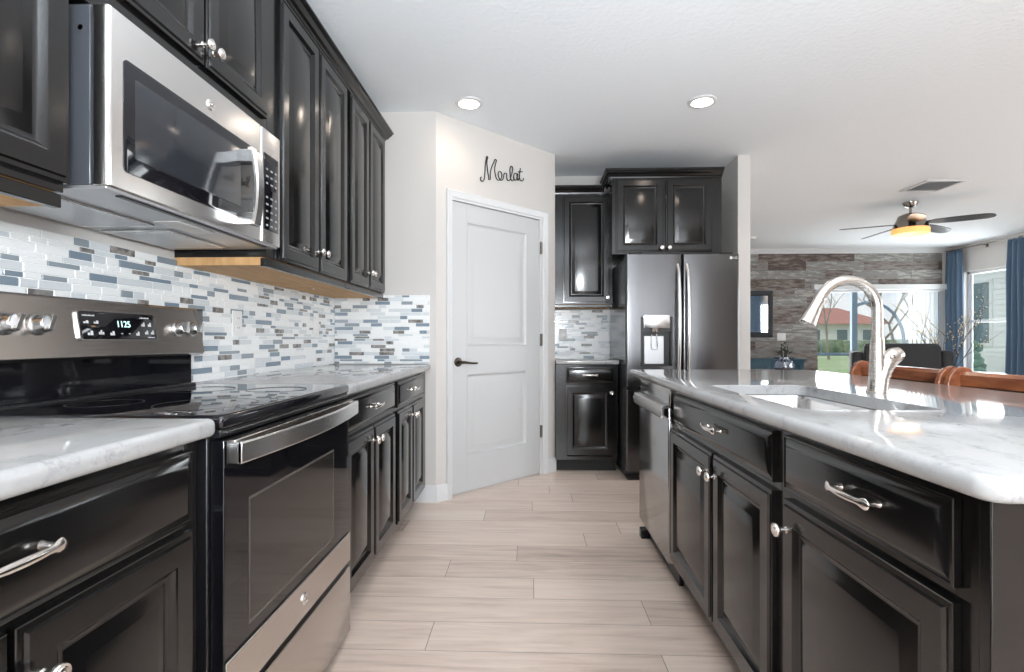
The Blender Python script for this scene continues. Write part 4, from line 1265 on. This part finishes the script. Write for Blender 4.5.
# mirror, plate and console on the plank wall
mr = thing('wall_mirror', 'black-framed mirror hanging on the plank wall', 'mirror', (3.70, YF - 0.019, 1.497))
m_ = MB()
lo = [(0, 0.0), (0, 0.026), (0.010, 0.032), (0.050, 0.024), (0.070, 0.020), (0.082, 0.010)]
for a, b_ in zip(lo, lo[1:]):
    pass
m_.loft([[(-0.36 + i, -h, -0.386 + i), (0.36 - i, -h, -0.386 + i), (0.36 - i, -h, 0.386 - i), (-0.36 + i, -h, 0.386 - i)] for i, h in lo], True, False)
m_.build('frame', M['frame_black'], mr, smooth=0)
MB().box(-0.29, 0.29, -0.0095, -0.006, -0.315, 0.315).build('mirror_glass', M['mirror'], mr, smooth=0)
outlet('wall_outlet', 'white double outlet plate on the plank wall below the mirror', (4.205, YF - 0.0185, 1.115), BACK, w=0.14, h=0.125)

cn = thing('console_cabinet', 'teal blue console cabinet against the plank wall', 'cabinet', (3.85, 8.47, 0))
MB().box(-0.52, 0.52, -0.19, 0.19, 0.08, 0.735).build('body', M['teal'], cn, bevel=0.004)
MB().slab(-0.545, 0.545, -0.215, 0.20, 0.735, 0.762, 0.006, 0.004, 4, 2).build('top', M['teal'], cn)
for k in (-1, 1):
    dd = MB().front(k * 0.255 - 0.245, k * 0.255 + 0.245, 0.10, 0.72, [(0, 0), (0, 0.016), (0.002, 0.018), (0.06, 0.018), (0.065, 0.010), (0.068, 0.010)], yb=-0.19).build('door', M['teal'], cn)
    put('knob', KN, dd, (k * 0.04, -0.208, 0.45))
for sx in (-0.48, 0.48):
    for sy in (-0.15, 0.15): MB().tube([(sx, sy, 0.0), (sx, sy, 0.085)], [0.018, 0.026], 8).build('foot', M['teal'], cn)
tag(MB().slab(4.02, 4.26, 8.36, 8.56, 0.763, 0.782, 0.01, 0.004, 4, 2).build('serving_tray', M['frame_black']), 'flat black tray lying on the teal console', 'tray')

# dining table with a jar of dark stems
tb = thing('side_table', 'dark round table beyond the island holding the blue glass jar', 'table', (2.62, 5.35, 0))
MB().lathe([(0.0, 0.715), (0.40, 0.715), (0.425, 0.725), (0.43, 0.735), (0.425, 0.745), (0.0, 0.747)], (0, 0, 0), 'z', 40).build('tabletop', M['dark_wood'], tb)
MB().lathe([(0.0, 0), (0.24, 0), (0.23, 0.03), (0.06, 0.06), (0.045, 0.3), (0.05, 0.62), (0.12, 0.715), (0.0, 0.716)], (0, 0, 0), 'z', 24).build('pedestal', M['dark_wood'], tb)
jr = thing('glass_jar', 'pale blue glass jar with dark stems seen left of the faucet', 'vase', (2.545, 5.20, 0.7475))
MB().lathe([(0.0, 0), (0.075, 0.0), (0.088, 0.02), (0.092, 0.06), (0.080, 0.105), (0.048, 0.128), (0.046, 0.150), (0.050, 0.154), (0.044, 0.150), (0.043, 0.128), (0.074, 0.103), (0.086, 0.06), (0.082, 0.024), (0.070, 0.006), (0.0, 0.005)], (0, 0, 0), 'z', 28).build('glass', M['jar_glass'], jr)
MB().lathe([(0.0, 0.007), (0.068, 0.008), (0.078, 0.024), (0.080, 0.045), (0.0, 0.050)], (0, 0, 0), 'z', 20).build('stones', M['soil'], jr)
m_ = MB()
for k in range(7):
    a = k * 2.4
    m_.tube([(0.01 * math.cos(a), 0.01 * math.sin(a), 0.05), (0.02 * math.cos(a), 0.02 * math.sin(a), 0.15), (0.035 * math.cos(a), 0.03 * math.sin(a), 0.20 + 0.012 * k)], 0.004, 5)
m_.build('stems', M['dark_leaf'], jr)
m_ = MB()
for k in range(11):
    a = k * 2.4
    rr, zz = (0.055, 0.185 + 0.008 * (k % 4)) if k < 7 else (0.012, 0.22 + (k - 7) * 0.022)
    c_ = Vector((rr * math.cos(a), rr * math.sin(a), zz))
    d_ = Vector((math.cos(a), math.sin(a), 0.5)).normalized() * 0.028
    s_ = Vector((-math.sin(a), math.cos(a), 0)) * 0.013
    m_.loft([[c_ - d_ * 0.6 + s_ * 0.2, c_ - d_ * 0.6 - s_ * 0.2, c_ - d_ * 0.6 - s_ * 0.2 + Vector((0, 0, 0.003)), c_ - d_ * 0.6 + s_ * 0.2 + Vector((0, 0, 0.003))], [c_ + s_, c_ - s_, c_ - s_ + Vector((0, 0, 0.012)), c_ + s_ + Vector((0, 0, 0.012))], [c_ + d_ + s_ * 0.2, c_ + d_ - s_ * 0.2, c_ + d_ - s_ * 0.2 + Vector((0, 0, 0.003)), c_ + d_ + s_ * 0.2 + Vector((0, 0, 0.003))]])
m_.build('leaves', M['dark_leaf'], jr)

# sofa, its back to the kitchen
sf = thing('sofa', 'charcoal sofa seen from behind in front of the glass door', 'sofa', (5.23, 7.45, 0), -0.5)
MB().slab(-0.54, 0.54, -0.38, 0.48, 0.06, 0.40, 0.05, 0.02, 5, 3).build('base', M['sofa'], sf)
m_ = MB()
m_.loft([[(-0.42 + i, y_, z_), (0.42 - i, y_, z_), (0.42 - i, y_ + d_, z_), (-0.42 + i, y_ + d_, z_)] for i, y_, d_, z_ in ((0, -0.40, 0.24, 0.30), (0, -0.42, 0.26, 0.80), (0.004, -0.42, 0.25, 0.97), (0.03, -0.39, 0.19, 1.012), (0.07, -0.36, 0.12, 1.02))])
m_.build('backrest', M['sofa'], sf, bevel=0.02)
for s_ in (-1, 1):
    MB().slab(s_ * 0.485 - 0.07, s_ * 0.485 + 0.07, -0.38, 0.47, 0.10, 0.93 if s_ > 0 else 0.90, 0.05, 0.045, 5, 4).build('armrest', M['sofa'], sf)
for s_ in (-1, 1): MB().slab(s_ * 0.207 - 0.2, s_ * 0.207 + 0.2, -0.14, 0.48, 0.40, 0.54, 0.05, 0.04, 5, 4).build('seat_cushion', M['sofa'], sf)
for sx in (-0.47, 0.47):
    for sy in (-0.32, 0.40): MB().lathe([(0.02, 0), (0.026, 0.07)], (sx, sy, 0), 'z', 10).build('foot', M['frame_black'], sf)

# tall branches in a floor vase
br_ = thing('branch_vase', 'dark floor vase of budding branches by the left blue curtain', 'plant', (6.30, 7.92, 0))
MB().lathe([(0.0, 0), (0.10, 0.0), (0.13, 0.05), (0.15, 0.20), (0.12, 0.40), (0.06, 0.52), (0.055, 0.58), (0.07, 0.60), (0.06, 0.60), (0.045, 0.57), (0.05, 0.50), (0.0, 0.45)], (0, 0, 0), 'z', 28).build('vase', M['vase'], br_)
rb = random.Random(4)
tw, bd = MB(), MB()


def twig(p_, d_, ln, r_, depth):
    pts_ = [p_]
    q_ = p_.copy()
    dd_ = d_.copy()
    n_ = 5
    for k in range(n_):
        dd_ = (dd_ + Vector((rb.uniform(-.15, .15), rb.uniform(-.15, .15), rb.uniform(-.05, .12)))).normalized()
        q_ = q_ + dd_ * ln / n_
        pts_.append(q_.copy())
        if depth and k >= 1 and rb.random() < 0.75:
            nd = (dd_ + Vector((rb.uniform(-.8, .8), rb.uniform(-.8, .8), rb.uniform(-.1, .5)))).normalized()
            twig(q_.copy(), nd, ln * 0.45, r_ * 0.55, depth - 1)
        if depth < 2 and rb.random() < 0.55:
            c_ = q_ + Vector((rb.uniform(-.012, .012), rb.uniform(-.012, .012), 0.008))
            bd.lathe([(0.0, -0.009), (0.007, -0.003), (0.007, 0.005), (0.0, 0.011)], c_, 'z', 6)
    tw.tube(pts_, [r_ * (1 - 0.75 * k / n_) for k in range(n_ + 1)], 5)


for k in range(10):
    a = 2 * PI * k / 10 + 0.3
    sp_ = rb.uniform(0.25, 0.85)
    twig(Vector((0.02 * math.cos(a), 0.02 * math.sin(a), 0.50)), Vector((sp_ * math.cos(a), sp_ * math.sin(a) * 0.8, 1)).normalized(), rb.uniform(0.62, 0.88), 0.008, 2)
tw.build('branches', M['twig'], br_)
tag(bd.build('buds', M['bud'], br_), kind='stuff')

# ------------------------------------------------------------------ outdoors
gr = tag(MB().box(-60, 90, YF + 3.2, 140, -0.6, -0.13).box(WR + 0.16, 90, -40, YF + 3.2, -0.6, -0.13).build('lawn', M['grass'], smooth=0), 'green lawn outside the glass door and window', 'lawn', kind='structure')
tag(MB().box(1.0, WR + 3, YF + 0.16, YF + 3.2, -0.3, -0.06).build('patio_slab', M['concrete'], bevel=0.01), 'grey concrete patio slab outside the sliding glass door', 'patio', kind='structure')
m_ = MB()
rh = random.Random(2)
for i in range(110):
    x_ = -20 + i * 1.0
    m_.lathe([(0.0, -0.2), (0.8, -0.1), (0.95, 0.5), (0.75, 0.95 + rh.uniform(-.08, .1)), (0.0, 1.08 + rh.uniform(-.1, .1))], (x_, 48 + rh.uniform(-.3, .3), 0), 'z', 8)
tag(m_.build('hedge', M['hedge'], smooth=60), 'low clipped hedge across the far lawn', 'hedge')

hs = thing('house', 'white house with a red roof far beyond the lawn', 'house', (35.5, 62, 0))
MB().box(-6.5, 6.5, 0, 8, -0.2, 2.9).build('wall', M['stucco'], hs, smooth=0)
MB().loft([[(-7.2, -0.7, 2.9), (7.2, -0.7, 2.9), (7.2, 8.7, 2.9), (-7.2, 8.7, 2.9)], [(-3.2, 3.6, 5.0), (3.2, 3.6, 5.0), (3.2, 4.4, 5.0), (-3.2, 4.4, 5.0)]]).build('roof', M['roof'], hs, smooth=0)
for wx in (-4.6, -1.6, 1.6, 4.6):
    f_ = MB().box(wx - 0.7, wx + 0.7, -0.06, 0.0, 0.9, 2.3).build('window', M['white'], hs, smooth=0)
    MB().box(wx - 0.6, wx + 0.6, -0.075, -0.06, 1.0, 2.2).build('pane', M['siding_glass'], f_, smooth=0)

nb = thing('neighbour_house', 'white neighbouring house with lap siding outside the side window', 'house', (11.6, 3.6, 0))
m_ = MB()
for k in range(34):
    z_ = -0.15 + k * 0.13
    m_.loft([[(0.0, 5.0, z_), (0.02, 5.0, z_), (0.02, 5.0, z_ + 0.13), (0.012, 5.0, z_ + 0.13)], [(0.0, 11.6, z_), (0.02, 11.6, z_), (0.02, 11.6, z_ + 0.13), (0.012, 11.6, z_ + 0.13)]])
m_.build('siding', M['siding'], nb, smooth=0)
MB().box(0.02, 6, 5.0, 11.6, -0.2, 4.25).build('wall', M['siding'], nb, smooth=0)
f_ = MB().box(-0.03, 0.02, 9.6, 10.5, 0.9, 2.6).build('window', M['white'], nb, smooth=0)
MB().box(-0.035, -0.03, 9.68, 10.42, 0.98, 2.52).build('pane', M['siding_glass'], f_, smooth=0)
sh = MB()
for k in range(60):
    a, b2 = rh.uniform(0, 2 * PI), rh.uniform(0, 1)
    c_ = Vector((10.6 + 0.30 * math.cos(a) * (1 - 0.5 * b2), 12.75 + 0.3 * math.sin(a) * (1 - 0.5 * b2), -0.1 + 1.05 * b2))
    sh.lathe([(0.0, -0.14), (0.12, -0.06), (0.14, 0.04), (0.0, 0.16)], c_, 'z', 6)
tag(sh.build('shrub', M['leaf'], smooth=0), 'grey green shrub in front of the neighbouring siding', 'shrub')

rt = random.Random(11)


def bare_tree(label, x_, y_, h_, mat_=None, dens=4):
    m_ = MB()

    def br(p_, d_, ln, r_, dep):
        pts_ = [p_]
        q_, dd_ = p_.copy(), d_.copy()
        for k in range(3):
            dd_ = (dd_ + Vector((rt.uniform(-.18, .18), rt.uniform(-.18, .18), rt.uniform(-.02, .12)))).normalized()
            q_ = q_ + dd_ * ln / 3
            pts_.append(q_.copy())
        m_.tube(pts_, [r_, r_ * .85, r_ * .7, r_ * .5], 5 if dep > 2 else 3)
        if dep:
            for k in range(3):
                nd = (dd_ + Vector((rt.uniform(-.9, .9), rt.uniform(-.9, .9), rt.uniform(-.15, .5)))).normalized()
                br(pts_[rt.choice((2, 3, 3))].copy(), nd, ln * rt.uniform(0.6, 0.78), r_ * 0.55, dep - 1)
    br(Vector((x_, y_, -0.2)), Vector((0, 0, 1)), h_ * 0.32, h_ * 0.014, dens)
    return tag(m_.build('bare_tree', mat_ or M['bark']), label, 'tree', 'trees beyond the lawn')


bare_tree('bare tree outside seen just right of the faucet arch', 11.5, 17.0, 5.6)
bare_tree('bare tree outside in front of the vertical blinds edge', 14.8, 21.0, 6.0)
bare_tree('slender leafless tree outside at the left edge of the glass door', 17.8, 31.0, 6.0)
bare_tree('leafless tree far outside beside the red-roofed house', 27.5, 50.0, 7.5)
bare_tree('bare tree outside seen through the side window', 10.3, 8.9, 4.4, dens=3)

# hanging-chair stand and screen rail on the patio
cs_ = thing('chair_stand', 'dark arched hanging-chair stand on the patio outside', 'stand', (6.55, 9.75, -0.06))
pts_ = [(0.42, 0, 0.03), (0.42, 0, 0.6), (0.41, 0, 1.1)]
for k in range(1, 13):
    a = math.radians(k * 118 / 12)
    pts_.append((0.41 - 0.62 + 0.62 * math.cos(a), 0, 1.1 + 0.72 * math.sin(a)))
MB().tube(pts_, 0.028, 10).build('arch', M['slider_frame'], cs_)
MB().lathe([(0.0, 0), (0.45, 0), (0.45, 0.02), (0.40, 0.035), (0.0, 0.035)], (0.1, 0, 0), 'z', 28).build('base', M['slider_frame'], cs_)
sr = thing('patio_screen', 'dark patio screen frame with a low rail outside the glass door', 'screen', (0, 0, -0.06))
MB().tube([(4.6, YF + 3.0, 0.80), (9.4, YF + 3.0, 0.80)], 0.035, 6).build('rail', M['slider_frame'], sr)
for px_ in (4.6, 9.4): MB().tube([(px_, YF + 3.0, 0.0), (px_, YF + 3.0, 2.9)], 0.03, 6).build('post', M['slider_frame'], sr)
MB().tube([(4.6, YF + 3.0, 2.88), (9.4, YF + 3.0, 2.88)], 0.03, 6).build('header', M['slider_frame'], sr)

# lettering becomes plain mesh
dg = bpy.context.evaluated_depsgraph_get()
for o in [o for o in C.objects if o.type in ('FONT', 'CURVE')]:
    me = bpy.data.meshes.new_from_object(o.evaluated_get(dg))
    n_ = o.name
    new = bpy.data.objects.new('tmp', me)
    C.objects.link(new)
    new.parent = o.parent
    new.location = o.location
    new.rotation_euler = o.rotation_euler
    bpy.data.objects.remove(o)
    new.name = n_
